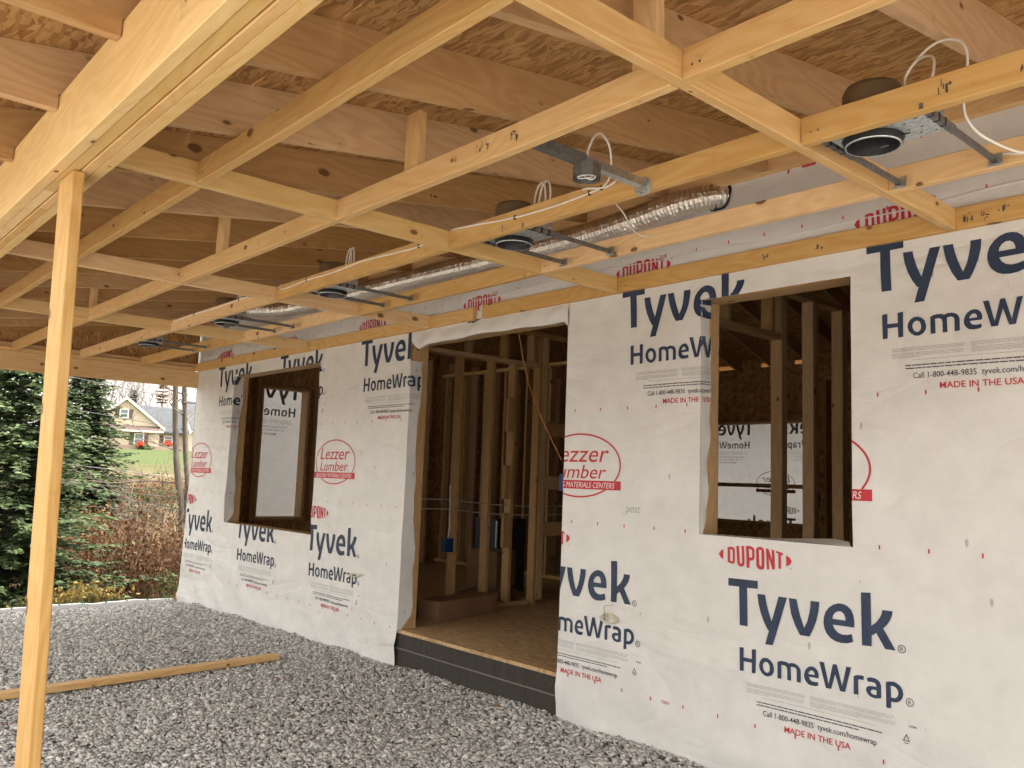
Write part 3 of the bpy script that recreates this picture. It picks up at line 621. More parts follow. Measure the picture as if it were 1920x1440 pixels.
# T's left edge sits at the right of each mirrored word
for x0 in (-5.98, -4.56): [far_print(q, lambda a, b, o=x0: (o - a, HD + .0105, 2.41 + b), bw, 'lettering_print') for q in (WORD, MAKER, LOGO)]
for x0 in (-5.27, -6.69, -3.85): [far_print(q, lambda a, b, o=x0: (o - a, HD + .0105, .965 + b), bw, 'lettering_print') for q in (WORD, MAKER, LOGO)]
far_print(YARD, lambda a, b: (-5.61 - a, HD + .0105, 1.47 + b), bw, 'oval_print')
# main roof over the rooms: rafters and deck, open eave slot at the back
RY, RZ, EZ = 3.9, 4.55, 3.16
for k in range(19):
    x = WX0 + .06 + k * .61
    board('roof_rafter', (x, .02, EZ + .1), (x, RY, RZ), .038, .184, STUD, house); board('roof_rafter', (x, RY, RZ), (x, HD + .5, EZ + .1 - .5 * (RZ - EZ - .1) / RY), .038, .184, STUD, house)
n1 = Vector((0, -(RZ - EZ - .1), RY)).normalized()
for s in (0, 1):
    m = MB(); off = .105
    y0, y1 = (-.05, RY) if s == 0 else (RY, HD + .55)
    zf = lambda y: RZ - abs(y - RY) * (RZ - EZ - .1) / RY + off
    v = [(WX0 - .3, y0, zf(y0)), (WX1 + .2, y0, zf(y0)), (WX1 + .2, y1, zf(y1)), (WX0 - .3, y1, zf(y1))]
    v += [(a, b, c + .012) for a, b, c in v]
    m.add(v, [(0, 3, 2, 1), (4, 5, 6, 7), (0, 1, 5, 4), (1, 2, 6, 5), (2, 3, 7, 6), (3, 0, 4, 7)]); m.build('roof_panel', OSB, house)
m = MB()
for xx in (WX0 + .012, WX1):
    m.add([(xx, .0, 2.95), (xx, HD, 2.95), (xx, HD, 3.2), (xx, RY, 4.62), (xx, 0, 3.2)], [(0, 1, 2, 3, 4)]); m.build('gable_sheathing', OSB, house); m = MB()

# ------------------------------------------------------------------ porch roof frame
porch = thing('porch_roof', 'open timber porch roof frame of rafters, beam and ceiling grid', 'porch')
Z0 = 2.45; H4 = .089; T4 = .038
YR = [-2.461, -1.855, -1.244, -.640]                       # camera-side faces of the four blocking rows
XL = [1.83, 0.0, -1.836, -3.655, -5.492]                   # right faces of the ceiling joists
XE = -8.057
slope = .155; zb = lambda y: 2.47 + (y + 2.95) * slope
# beam: four plies, butt joints staggered
for k, (ya, yb, xs) in enumerate(((-3.027, -2.991, (2.6, -4.0, -8.06)), (-2.990, -2.955, (2.6, -1.75, -8.06)), (-2.952, -2.921, (2.6, -1.98, -8.06)), (-2.920, -2.885, (2.6, -5.1, -8.06)))):
    for i in range(2):
        board('beam_ply', (xs[i] - .001, (ya + yb) / 2, 2.38 + .002 * (k % 2)), (xs[i+1] + .001, (ya + yb) / 2, 2.38 + .002 * (k % 2)), yb - ya, .23, PINE_PALE if k != 2 else PINE, porch, warp=.001)
for x in XL: board('ceiling_joist', (x - T4/2, -2.884, Z0 + H4/2), (x - T4/2, -.039, Z0 + H4/2), T4, H4, PINE_PALE if x not in (0, -3.655) else PINE, porch)
ends = XL + [XE + T4]
for r, y in enumerate(YR):
    for i in range(len(ends) - 1):
        j = random.uniform(-.0015, .0015)
        board('blocking', (ends[i] - T4 - .001 - (0 if i else 0), y + T4/2, Z0 + H4/2 + j), (ends[i+1] + .001 - (T4 if i == len(ends) - 2 else 0), y + T4/2, Z0 + H4/2 + j), T4, H4, PINE, porch)
for a, b in ((2.0, -3.047), (-3.145, XE + .002)): board('ledger', (a, -.0205, Z0 + H4/2), (b, -.0205, Z0 + H4/2), .037, H4, PINE, porch)
board('ledger', (2.6, -.0205, 3.008), (-8.06, -.0205, 3.008), .037, .184, PINE, porch)
# rafters with a bird's mouth over the beam and level-cut tails
def rafter(x):
    pts = [(-.042, zb(-.042)), (-2.79, 2.4965), (-3.03, 2.4965), (-3.03, 2.449), (-3.6, 2.449), (-3.6, zb(-3.6) + .186), (-.042, zb(-.042) + .186)]
    cy, cz = -1.8, 2.75
    M = Matrix.Translation((x, cy, cz)) @ Matrix.Rotation(R(90), 4, 'Z')
    return prism('rafter', [(a - cy, b - cz) for a, b in pts], .038, M, RAFT, porch)
for k in range(-3, 13): rafter(-.255 - .61 * k - .019)
rafter(-8.08)
# hangers between rafters and the second row
for x, y in ((-.17, -1.797), (-1.34, -1.797), (-3.19, -1.797), (-5.62, -1.797)): board('hanger_block', (x, y, 2.50), (x, y, zb(y) + .14), .038, .089, PINE, porch, up=(1, 0, 0))
# deck panels above the rafters
nrm = Vector((0, -slope, 1)).normalized()
for i, (y0, y1) in enumerate(((-3.62, -2.42), (-2.416, -1.205), (-1.201, -.005))):
    x = 2.6 + (1.22 if i % 2 else 0)
    while x > -8.1:
        xa = min(2.6, x) ; xb = max(x - 2.437, -8.1)
        v = [(xa, y0, zb(y0) + .1875), (xb, y0, zb(y0) + .1875), (xb, y1, zb(y1) + .1875), (xa, y1, zb(y1) + .1875)]
        cx, cy, cz = (xa + xb) / 2, (y0 + y1) / 2, zb((y0 + y1) / 2) + .19
        v = [(a - cx, b - cy, c - cz) for a, b, c in v]; v += [(a, b, c + .012) for a, b, c in v]
        ob = mobj('roof_panel', v, [(0, 1, 2, 3), (7, 6, 5, 4), (0, 4, 5, 1), (1, 5, 6, 2), (2, 6, 7, 3), (3, 7, 4, 0)], OSB, porch); ob.location = (cx, cy, cz)
        x -= 2.44
board('fascia_board', (2.6, -3.62, 2.53), (-8.1, -3.62, 2.53), .038, .18, PINE_PALE, porch)
board('end_header', (XE - .019, -2.884, 2.357), (XE - .019, -.004, 2.357), T4, .184, PINE, porch)
board('end_plate', (XE - .0205, -2.884, 2.472), (XE - .0205, -.042, 2.472), .06, .04, PINE, porch); board('end_plate', (XE - .03, -2.884, 2.514), (XE - .03, -.042, 2.514), .06, .04, RAFT, porch)
m = MB(); m.add([(-8.1, -2.9, 2.5), (-8.1, -.002, 2.5), (-8.1, -.002, zb(0) + .18), (-8.1, -2.9, zb(-2.9) + .18)], [(0, 1, 2, 3)]); m.build('gable_panel', OSB, porch)
# mill stamps and drips on some pieces
def stamp(x, y, z, seed, n=3):
    r = random.Random(seed * 7 + 3); m = MB()
    for k in range(n):
        xx = x + r.uniform(0, .034); zz = z + r.uniform(-.018, .012); h = r.choice((.004, .008, .014, .022)); w = r.uniform(.0022, .0045) if h > .005 else r.uniform(.005, .012); t_ = r.uniform(-.002, .002)
        m.add([(xx, y, zz - h/2), (xx + w, y, zz - h/2 + t_ * .5), (xx + w + t_, y, zz + h/2), (xx + t_, y, zz + h/2)], [(0, 1, 2, 3)])
    m.build('mill_stamp', INK, porch)['kind'] = 'stuff'
yb_, yc_, ye_ = -1.8568, -1.2458, -.0402
for q, (x, y, z, n) in enumerate(((-1.03, yb_, 2.498, 3), (-.88, yb_, 2.497, 6), (-.845, yb_, 2.499, 4), (-.70, yb_, 2.497, 9), (.42, yc_, 2.502, 9), (-2.33, yb_, 2.495, 4), (-2.60, yb_, 2.495, 3), (.03, ye_, 2.50, 6), (.09, ye_, 2.485, 7), (.16, ye_, 2.50, 5), (-1.92, ye_, 2.495, 8), (-.62, ye_, 2.492, 5), (-.9, ye_, 2.50, 6), (-3.9, yb_, 2.495, 4), (.62, yc_, 2.49, 3), (-1.45, yc_, 2.47, 3))): stamp(x, y, z, q, n)
# knots' nail heads along the joints
m = MB()
for y in YR + [-.038]:
    for x in XL[1:]:
        for z in (.022, .066):
            m.box((x - .0, y + .012, Z0 + z - .003), (x + .0012, y + .017, Z0 + z + .003))
        for dx in (.03, .055): m.box((x + dx, y - .0012, Z0 + .03), (x + dx + .006, y + .001, Z0 + .036))
m.build('nail_heads', GALV_D, porch)['kind'] = 'stuff'

# prop under the beam
post = tag(board('porch_post', (-1.524, -2.913, -.05), (-1.530, -2.959, 2.262), .160, .034, POSTW, None, up=(0, 1, 0)), 'upright pine post propping the porch beam at the left', 'post')
tmb = tag(board('timber', (-4.372, -2.99, gz(-4.4, -2.9) + .026), (-4.62, -.585, gz(-4.6, -.6) + .028), .089, .038, POSTW, None), 'pine board lying flat on the gravel behind the post', 'timber')

def curve_pts(pts, per=6):
    P = [Vector(p) for p in pts]; out = []
    for i in range(len(P) - 1):
        a = P[max(i - 1, 0)]; b = P[i]; c = P[i + 1]; d = P[min(i + 2, len(P) - 1)]
        for k in range(per):
            u = k / per; out.append(.5 * ((2 * b) + (c - a) * u + (2 * a - 5 * b + 4 * c - d) * u * u + (3 * b - a - 3 * c + d) * u ** 3))
    return out + [P[-1]]
# ------------------------------------------------------------------ recessed lights, fan box, duct, cables
REFL = galv('reflector_metal', (.16, .16, .165), .35)
def light(x, label, spring=False):
    y = -1.115; t = thing('recessed_light', label, 'recessed light', (x, y, 2.44), 'recessed light housings between the ceiling joists')
    r = .079
    m = MB(); m.lathe((0, 0, 0), [(r - .001, -.006), (r + .0035, -.0065), (r + .0045, -.003)], 40); m.build('trim_ring', PLATE, t, True)
    m = MB(); m.lathe((0, 0, 0), [(r - .001, -.006), (r - .003, .03), (r - .006, .085)], 40); m.build('reflector', REFL, t, True); m = MB(); m.lathe((0, 0, 0), [(r - .006, .085), (r - .02, .15), (.0001, .155)], 36); m.build('inner_can', BLACK, t, True)
    m = MB(); m.lathe((0, 0, 0), [(r + .008, .018), (r + .012, .03), (r + .010, .165), (r + .002, .182), (.0001, .187)], 28); m.build('can', TANCAN, t, True)
    m = MB(); m.lathe((0, 0, 0), [(r + .0036, -.003), (r + .007, -.002), (r + .007, .0165), (r + .012, .0165)], 40); m.build('gasket', BLACK, t, True)
    m = MB(); n = 32; ring = [((r + .009) * math.cos(2 * math.pi * j / n), (r + .009) * math.sin(2 * math.pi * j / n)) for j in range(n)]
    x0, x1, y0, y1 = -.098, .205, -.098, .075
    def sq(a, b):
        k = 1 / max(abs(a) / .09, abs(b) / .09, 1e-6); px, py = a * k, b * k
        return (x0 if px < -.0899 else x1 if px > .0899 else px, y0 if py < -.0899 else y1 if py > .0899 else py)
    vs = []
    for a, b in ring: vs += [(a, b, .017), (*sq(a, b), .017), (a, b, .019), (*sq(a, b), .019)]
    fs = []
    for j in range(n):
        i = 4 * j; k = 4 * ((j + 1) % n); fs += [(i, i + 1, k + 1, k), (i + 2, k + 2, k + 3, i + 3), (i + 1, i + 3, k + 3, k + 1)]
    m.add(vs, fs); pl = m.build('mounting_plate', PLATE, t)
    m = MB(); 
    for q in ((.12, -.05), (.15, .0), (.13, .04), (.17, .05), (.11, .0), (.16, -.07)): m.box((q[0] - .004, q[1] - .0015, .0155), (q[0] + .004, q[1] + .0015, .0165))
    m.build('punched_slots', BLACK, pl)
    m = MB(); m.box((.10, -.06, .0195), (.19, .06, .10)); jb = m.build('junction_box', GALV, t)
    for bx in (-.112, .20):
        m = MB(); m.box((bx - .006, -.128, .012), (bx + .006, .437, .030)); m.box((bx - .0075, -.10, .010), (bx + .0075, .10, .033)); br = m.build('bar_hanger', GALV_D, t)
        m = MB()
        for k in range(3): m.box((bx - .009, -.07 + k * .045, .009), (bx + .009, -.062 + k * .045, .034))
        m.build('clip', BLACK, br)
        m = MB(); m.box((bx - .022, .4355, .004), (bx + .022, .4375, .044)); m.box((bx - .022, .418, .004), (bx + .022, .436, .006)); b2 = m.build('bracket', GALV, br)
        m = MB(); m.box((bx + .004, .4335, .020), (bx + .010, .4356, .026)); m.box((bx - .008, .4335, .010), (bx - .004, .4356, .014)); m.build('screw', PLATE, b2)
    m = MB(); m.box((r - .002, .0, .006), (r + .034, .003, .010)); m.build('spring_clip', BLACK, t)
    if spring: m = MB(); m.tube([(0, 0, .1), (.005, 0, .01), (0, .004, -.035)], .007, 6); m.box((-.014, -.014, -.03), (.014, .014, .0)); m.build('lamp_socket', GALV_D, t)
    return t
light(.171, 'recessed light can nearest the right edge, with pale zinc plate and looped cable'); light(-1.511, 'recessed light can in the bay left of the round fan box'); light(-3.159, 'recessed light can above the left half of the doorway'); light(-4.705, 'recessed light can with a socket hanging out of it', True); light(-6.372, 'recessed light can in the last bay at the far end header')
fb = thing('fan_box', 'round grey steel fan box on a telescoping brace between two blocking rows', 'fan box', (-.64, -1.55, 2.475))
m = MB(); m.box((-.016, -.266, -.013), (.016, .28, .017)); m.build('brace', GALV, fb); m = MB(); m.box((-.019, -.266, -.016), (.019, -.02, .02)); m.build('brace_sleeve', GALV_D, fb)
m = MB(); pr = [((.052 if k % 2 == 0 else .052) * math.cos(math.pi / 8 + k * math.pi / 4), .052 * math.sin(math.pi / 8 + k * math.pi / 4)) for k in range(8)]
vs = [(a, b, z) for z in (-.06, -.012) for a, b in pr]; m.add(vs, [(k, (k + 1) % 8, 8 + (k + 1) % 8, 8 + k) for k in range(8)] + [tuple(range(15, 7, -1))])
vs = [(a * .97, b * .97, z) for z in (-.0605, -.014) for a, b in pr]; m.add(vs, [(k, 8 + k, 8 + (k + 1) % 8, (k + 1) % 8) for k in range(8)]); m.build('box', GALV_D, fb)
m = MB(); m.tube(curve_pts([(-.03, 0, -.03), (-.012, .03, -.050), (.026, .018, -.052), (.026, -.022, -.056), (-.012, -.03, -.056), (-.03, 0, -.05), (0, .03, -.044)], 6), .0028, 6); m.build('coiled_wire', CABLE, fb)
m = MB(); m.lathe((0, 0, 0), [(.0001, .272), (.034, .272)], 12)
m = MB(); pts = [(.036 * math.cos(k * math.pi / 6 + .1), .036 * math.sin(k * math.pi / 6 + .1)) for k in range(12)]
vs = [(a * (1.15 if b < 0 else 1), y, b - .006) for y in (.300, .304) for a, b in pts]; m.add(vs, [tuple(range(12)), tuple(range(23, 11, -1))] + [(k, 12 + k, 12 + (k + 1) % 12, (k + 1) % 12) for k in range(12)])
ob = m.build('end_foot', PLATE, fb); ob.location = (0, 0, 0)
m = MB()
for a, b in ((.012, -.02), (-.004, -.026), (-.018, -.02), (.02, -.004)): m.tube([(a, .301, b - .004), (a, .294, b - .004)], .0035, 6)
m.build('bolt', GALV, fb)
ob.location = (0, .0, 0)
for ch in fb.children:
    if ch.name.startswith(('end_foot', 'bolt')): ch.location.y = 1.55 - 1.244 - .3 - .0035 + .0
# foil duct along the wall into its hole
def duct():
    path = [(-1.06, .16, 2.885), (-1.15, .06, 2.88), (-1.22, -.02, 2.872), (-1.36, -.085, 2.852), (-1.6, -.115, 2.822), (-2.0, -.12, 2.80), (-2.6, -.12, 2.795), (-3.3, -.12, 2.808), (-4.3, -.125, 2.822), (-5.1, -.13, 2.828), (-5.7, -.16, 2.84), (-6.05, -.24, 2.86), (-6.3, -.38, 2.87)]
    P = [Vector(p) for p in path]; pts = []
    for i in range(len(P) - 1):
        a = P[max(i - 1, 0)]; b = P[i]; c = P[i + 1]; d = P[min(i + 2, len(P) - 1)]; n = max(4, int((c - b).length / .011))
        for k in range(n):
            u = k / n; pts.append(.5 * ((2 * b) + (c - a) * u + (2 * a - 5 * b + 4 * c - d) * u * u + (3 * b - a - 3 * c + d) * u ** 3))
    pts.append(P[-1]); V = []; n = 18; prev = Vector((0, 0, 1)); rr = random.Random(3)
    for i, p in enumerate(pts):
        d = (pts[min(i + 1, len(pts) - 1)] - pts[max(i - 1, 0)]).normalized(); a = (prev - d * prev.dot(d)).normalized(); prev = a; b = d.cross(a)
        rad = .068 + (.0045 if i % 2 == 0 else -.001)
        for j in range(n):
            q = rad + rr.uniform(-.002, .002); th = 2 * math.pi * j / n; V.append(p + (a * math.cos(th) + b * math.sin(th)) * q)
    F = [(i * n + j, i * n + (j + 1) % n, (i + 1) * n + (j + 1) % n, (i + 1) * n + j) for i in range(len(pts) - 1) for j in range(n)]
    return mobj('foil_duct', V, F, FOIL)
dct = tag(duct(), 'crinkled silver foil duct running along the wall top', 'duct')
m = MB(); n = 24
vs = []
for j in range(n):
    a = 2 * math.pi * j / n; w = 1 + .06 * math.sin(5 * a); vs += [(-1.175 + .080 * math.cos(a) * w, -.011, 2.875 + .085 * math.sin(a) * w), (-1.175 + .066 * math.cos(a), -.009, 2.875 + .068 * math.sin(a))]
m.add(vs, [(2 * j, 2 * j + 1, (2 * j + 3) % (2 * n), (2 * j + 2) % (2 * n)) for j in range(n)]); m.build('duct_hole_rim', BLACK, wrap)
def cable(name, pts, label, m=CABLE, r=.0042, cat='cable', group=None, per=6):
    b = MB(); b.tube(curve_pts(pts, per), r, 7); return tag(b.build(name, m, None, True), label, cat, group)
yc = -1.2495
c1 = cable('cable', [(-1.838, yc + .02, 2.546), (-1.78, yc, 2.537), (-1.616, yc, 2.524), (-1.357, yc, 2.502), (-1.109, yc, 2.498), (-.913, yc, 2.507), (-.847, yc, 2.513), (-.80, yc - .01, 2.535), (-.755, yc - .05, 2.575), (-.72, yc - .10, 2.615), (-.69, yc - .17, 2.63), (-.66, yc - .24, 2.60), (-.645, yc - .29, 2.53), (-.64, -1.55, 2.49)], 'white cable stapled along the blocking from the near light to the fan box')
cable('cable', [(-1.0, yc + .04, 2.545), (-.93, yc - .004, 2.528), (-.83, yc - .006, 2.508), (-.77, yc - .01, 2.515), (-.79, yc + .02, 2.545), (-.84, yc + .06, 2.55)], 'second white cable bending up beside the fan box')
cable('cable', [(-3.60, -1.24, 2.546), (-3.546, yc, 2.506), (-3.236, yc, 2.516), (-2.949, yc, 2.512), (-2.604, yc, 2.524), (-2.292, yc, 2.512), (-2.078, yc, 2.507), (-1.9, yc, 2.530), (-1.86, -1.23, 2.545)], 'white cable stapled along the blocking above the doorway')
cable('cable', [(-5.45, -1.24, 2.546), (-5.38, yc, 2.520), (-5.0, yc, 2.528), (-4.6, yc, 2.522), (-4.2, yc, 2.53), (-3.9, yc, 2.525), (-3.70, -1.235, 2.546)], 'white cable stapled along the blocking towards the far end')
m = MB()
for x, z in ((-1.357, 2.502), (-.913, 2.507), (-.85, 2.513), (-3.236, 2.516), (-2.078, 2.507), (-5.0, 2.528), (-4.2, 2.53)):
    m.box((x - .002, yc - .0055, z - .009), (x + .002, yc + .006, z + .009))
m.build('cable_staple', BLACK, c1)
cable('cable', [(.26, -1.08, 2.56), (.236, -1.05, 2.62), (.222, -1.0, 2.68), (.245, -.99, 2.725), (.30, -1.0, 2.757), (.351, -1.0, 2.763), (.395, -1.0, 2.735), (.41, -1.0, 2.68), (.40, -1.0, 2.60), (.395, -1.0, 2.549), (.396, -.98, 2.50), (.42, -.93, 2.455), (.47, -.80, 2.43), (.50, -.70, 2.455), (.49, -.655, 2.47), (.44, -.648, 2.475), (.38, -.648, 2.49), (.25, -.62, 2.52)], 'white cable looping high over the nearest light and down to the next blocking')
cable('cable', [(.27, -1.09, 2.56), (.245, -1.06, 2.64), (.24, -1.02, 2.69), (.28, -1.03, 2.715), (.34, -1.08, 2.68), (.37, -1.15, 2.60), (.38, -1.2, 2.545)], 'short white cable arching beside the nearest light')
for k, (x, lab) in enumerate(((-1.40, 'white cable loop standing up behind the second light'), (-3.06, 'white cable loop standing up behind the light over the doorway'), (-4.60, 'white cable loop standing up behind the light with the hanging socket'))):
    b = MB()
    for q in (0, .03): b.tube(curve_pts([(x, -1.09, 2.52), (x - .02 + q, -1.08, 2.62), (x - .0 + q, -1.08, 2.69), (x + .05 + q, -1.09, 2.70), (x + .075 + q, -1.1, 2.62), (x + .07, -1.1, 2.52)]), .0045, 7)
    tag(b.build('cable_loop', CABLE, None, True), lab, 'cable', 'cable loops above the lights')
cable('cable', [(-.86, -1.2, 2.50), (-1.0, -.95, 2.52), (-1.1, -.72, 2.49), (-1.06, -.5, 2.53)], 'thin white cable crossing from the fan bay towards the foil duct', r=.003)
cable('string', curve_pts([(-2.93, .2, 2.36), (-2.80, .17, 2.05), (-2.58, .12, 1.75), (-2.37, .09, 1.50)], 4), 'orange string hanging diagonally across the doorway', ORANGE, .0032, 'string')
b = MB(); a = [(-1.87 + (.052 + .012 * math.sin(k * .9)) * math.cos(k * .55) + .004 * k / 8, -.02 - .012 * (k % 5) / 5, .63 + .022 * math.sin(k * .55) + .006 * math.sin(k * .3)) for k in range(42)]
b.tube([(-1.80, .01, .625)] + a + [(-1.86, -.06, .70), (-1.79, -.07, .715)], .0038, 6); tag(b.build('cable_coil', COIL, None, True), 'small coil of cream cable poking out of the wall right of the doorway', 'cable')
cable('cable', [(-4.40, .01, .60), (-4.42, -.04, .605), (-4.50, -.06, .60), (-4.56, -.05, .585), (-4.50, -.03, .58), (-4.43, -.02, .59)], 'short cream cable end poking out of the wall left of the doorway', COIL, .004)
# ------------------------------------------------------------------ things standing inside the rooms
def carton(name, c, s, rz, label, m=CARD, cat='box'):
    t = thing(name, label, cat, c); t.rotation_euler.z = rz; w, d, h = s
    b = MB(); b.box((-w/2, -d/2, 0), (w/2, d/2, h - .004)); b.build('body', m, t)
    b = MB(); b.box((-w/2 - .001, -d/2 - .001, h - .0035), (w/2 + .001, -.004, h)); b.build('flap', m, t)
    b = MB(); b.box((-w/2 - .001, .004, h - .0035), (w/2 + .001, d/2 + .001, h)); b.build('flap', m, t); return t
carton('carton', (-4.18, .77, .263), (.21, .74, .155), R(12), 'long brown carton lying on the floor just inside the doorway')
carton('carton', (-4.75, 1.55, .263), (.34, .55, .10), R(25), 'flat brown carton lying behind the long one')
carton('carton', (-4.95, 1.75, .364), (.34, .32, .34), R(15), 'dark brown carton standing on the flat one')
ap = thing('appliance', 'dark metal appliance standing in the doorway shadows behind the cartons', 'appliance', (-5.3, 2.15, .263))
b = MB(); b.box((-.16, -.2, 0), (.16, .2, .72)); b.build('body', STEELBOX, ap); b = MB(); b.tube([(.163, -.19, .38), (.163, -.19, .70)], .012, 8); b.build('handle', GALV, ap); b = MB(); b.tube([(.163, -.12, .06), (.163, -.12, .32)], .014, 8); b.build('handle', GALV, ap)
def ebox(c, label, rx=0):
    t = thing('outlet_box', label, 'outlet box', c, 'blue outlet boxes nailed to the studs')
    b = MB(); b.box((-.028, -.04, -.055), (.028, .04, .055)); b.build('body', BLUEBOX, t)
    b = MB(); b.tube([(0, 0, .055), (.004, .01, .15), (0, .0, .5)], .005, 6); b.build('wire', CABLE, t); return t
ebox((XA + .02, .80, .81), 'blue outlet box low on a stud seen through the doorway'); ebox((-2.57, .34, 1.365), 'blue outlet box high at the right side of the doorway'); ebox((-1.83, 2.12, 1.31), 'dark blue outlet box seen through the right window')
for k, (z, lab) in enumerate(((1.17, 'upper of the two grey cables threaded through the studs'), (1.09, 'lower of the two grey cables threaded through the studs'))):
    cable('stud_cable', [(XA + .0, .2, z), (XA + .01, .7, z + .02), (XA, 1.3, z - .02), (XA + .01, 1.8, z - .03), (XA, 2.3, z - .02)], lab, mat('dull_cable', (.5, .48, .44), .6), .0045, 'cable', 'cables through the studs')
b = MB(); rr = random.Random(9)
for k in range(34):
    x, y = rr.uniform(-4.0, -2.4), rr.uniform(.1, 1.4); a = rr.uniform(0, 3.1); L = rr.uniform(.02, .09); w = rr.uniform(.003, .012)
    dx, dy = L * math.cos(a), L * math.sin(a); b.add([(x, y, .2655), (x + dx, y + dy, .2655), (x + dx - w * math.sin(a), y + dy + w * math.cos(a), .2665), (x - w * math.sin(a), y + w * math.cos(a), .2665)], [(0, 1, 2, 3)])
ob = b.build('wood_scraps', STUD); ob['kind'] = 'stuff'; ob['label'] = 'splinters and scraps scattered over the subfloor'; ob['category'] = 'scraps'
# a torn notch in the wrap over the head of the right window
mobj('torn_notch', [(-.960, -.0022, 2.337), (-.932, -.0024, 2.362), (-.893, -.0024, 2.388), (-.868, -.0023, 2.372), (-.856, -.0022, 2.337)], [(0, 1, 2, 3, 4)], mat('bare_board', (.50, .31, .14), .8), wrap)
# pinched crease running along the sheet above the ledger, across the row of maker's marks
b = MB(); n = 60
for i in range(n):
    for (xa, xb) in ((-3.4 + i * 4.2 / n, -3.4 + (i + 1) * 4.2 / n),):
        f = lambda x: 2.598 + .012 * math.sin(x * 2.2) + .004 * math.sin(x * 9)
        w = lambda x: .0035 + .004 * max(0, math.sin(x * 2.2 + .5))
        b.add([(xa, -.003, f(xa) - w(xa)), (xb, -.003, f(xb) - w(xb)), (xb, -.011, f(xb)), (xa, -.011, f(xa)), (xb, -.003, f(xb) + w(xb)), (xa, -.003, f(xa) + w(xa))], [(0, 1, 2, 3), (3, 2, 4, 5)])
b.build('wrap_crease', WRAP, wrap, True)
# ------------------------------------------------------------------ edge of the gravel and the yard beyond
edge = thing('edging_board', 'white edging along the far end of the gravel, pinned with green ties', 'edging')
def th(x, y): return float(terrain_h(np.array(x), np.array(y)))
b = MB(); rr = random.Random(2); n = 26
for i in range(n):
    y0, y1 = -3.6 + i * 3.5 / n, -3.6 + (i + 1) * 3.5 / n; w = lambda y: .006 * math.sin(y * 9) + .004 * math.sin(y * 23)
    b.add([(-8.03 + w(y0), y0, -.2), (-8.03 + w(y1), y1, -.2), (-8.03 + w(y1), y1, -.022 + w(y1)), (-8.03 + w(y0), y0, -.022 + w(y0)), (-8.06, y0, -.2), (-8.06, y1, -.2), (-8.06, y1, -.016 + w(y1)), (-8.06, y0, -.016 + w(y0))], [(0, 1, 2, 3), (3, 2, 6, 7), (5, 4, 7, 6)])
b.build('board', mat('white_plastic', (.78, .79, .80), .5), edge)
GT = mat('green_tie', (.01, .30, .13), .5)
for k in range(15):
    y = -3.1 + k * .21; b = MB(); s = rr.uniform(.008, .016) * (1.9 if k in (6, 14, 10) else 1)
    for q in range(4):
        a = rr.uniform(0, 6.28); b.tube([(-8.04, y, -.05), (-8.04 + s * math.cos(a), y + s * math.sin(a), -.02 + s * .6), (-8.04 + 1.8 * s * math.cos(a), y + 1.8 * s * math.sin(a), -.015 + s * rr.uniform(.2, 1.2))], .004, 5)
    b.build('tie', GT, edge)

def leafmat(name, dark, mid, light, rough=.75, trans=.25):
    m = mat(name, mid, rough); t = NT(m); g = t.new('ShaderNodeNewGeometry')
    c = t.ramp(g.outputs['Random Per Island'], [(0, dark), (.45, mid), (.85, light), (1, light)])
    tc = t.new('ShaderNodeTexCoord'); c = t.mix(t.math('MULTIPLY', t.noise(tc.outputs['Object'], 1.6, 3), .6), c, dark)
    t.link(c, t.b.inputs['Base Color'])
    tr = t.new('ShaderNodeBsdfTranslucent'); t.link(c, tr.inputs[0]); mx = t.new('ShaderNodeMixShader'); mx.inputs[0].default_value = trans
    o = t.n['Material Output']; t.link(t.b.outputs[0], mx.inputs[1]); t.link(tr.outputs[0], mx.inputs[2]); t.link(mx.outputs[0], o.inputs[0]); return m
SPR = leafmat('spruce_needles', (.035, .058, .026), (.075, .11, .045), (.14, .18, .075)); SPR_B = leafmat('blue_spruce_needles', (.024, .048, .038), (.042, .075, .06), (.07, .11, .085))
HEM = leafmat('hemlock_needles', (.022, .042, .018), (.045, .075, .028), (.085, .115, .042)); TANN = leafmat('dead_needles', (.22, .13, .06), (.34, .22, .11), (.5, .38, .22))
BARK = mat('grey_bark', (.10, .085, .07), .9); t = NT(BARK); tc = t.new('ShaderNodeTexCoord')
t.link(t.ramp(t.noise(t.mapping(tc.outputs['Object'], (18, 18, 3)), 1.0, 5, .7), [(.3, (.045, .036, .03)), (.7, (.16, .14, .115))]), t.b.inputs['Base Color']); t.bump(t.noise(t.mapping(tc.outputs['Object'], (18, 18, 3)), 1.0, 5, .7), .8, .02)
TWIG = mat('bare_twigs', (.12, .095, .08), .9); TWIG_F = mat('far_twigs', (.20, .17, .155), .9)
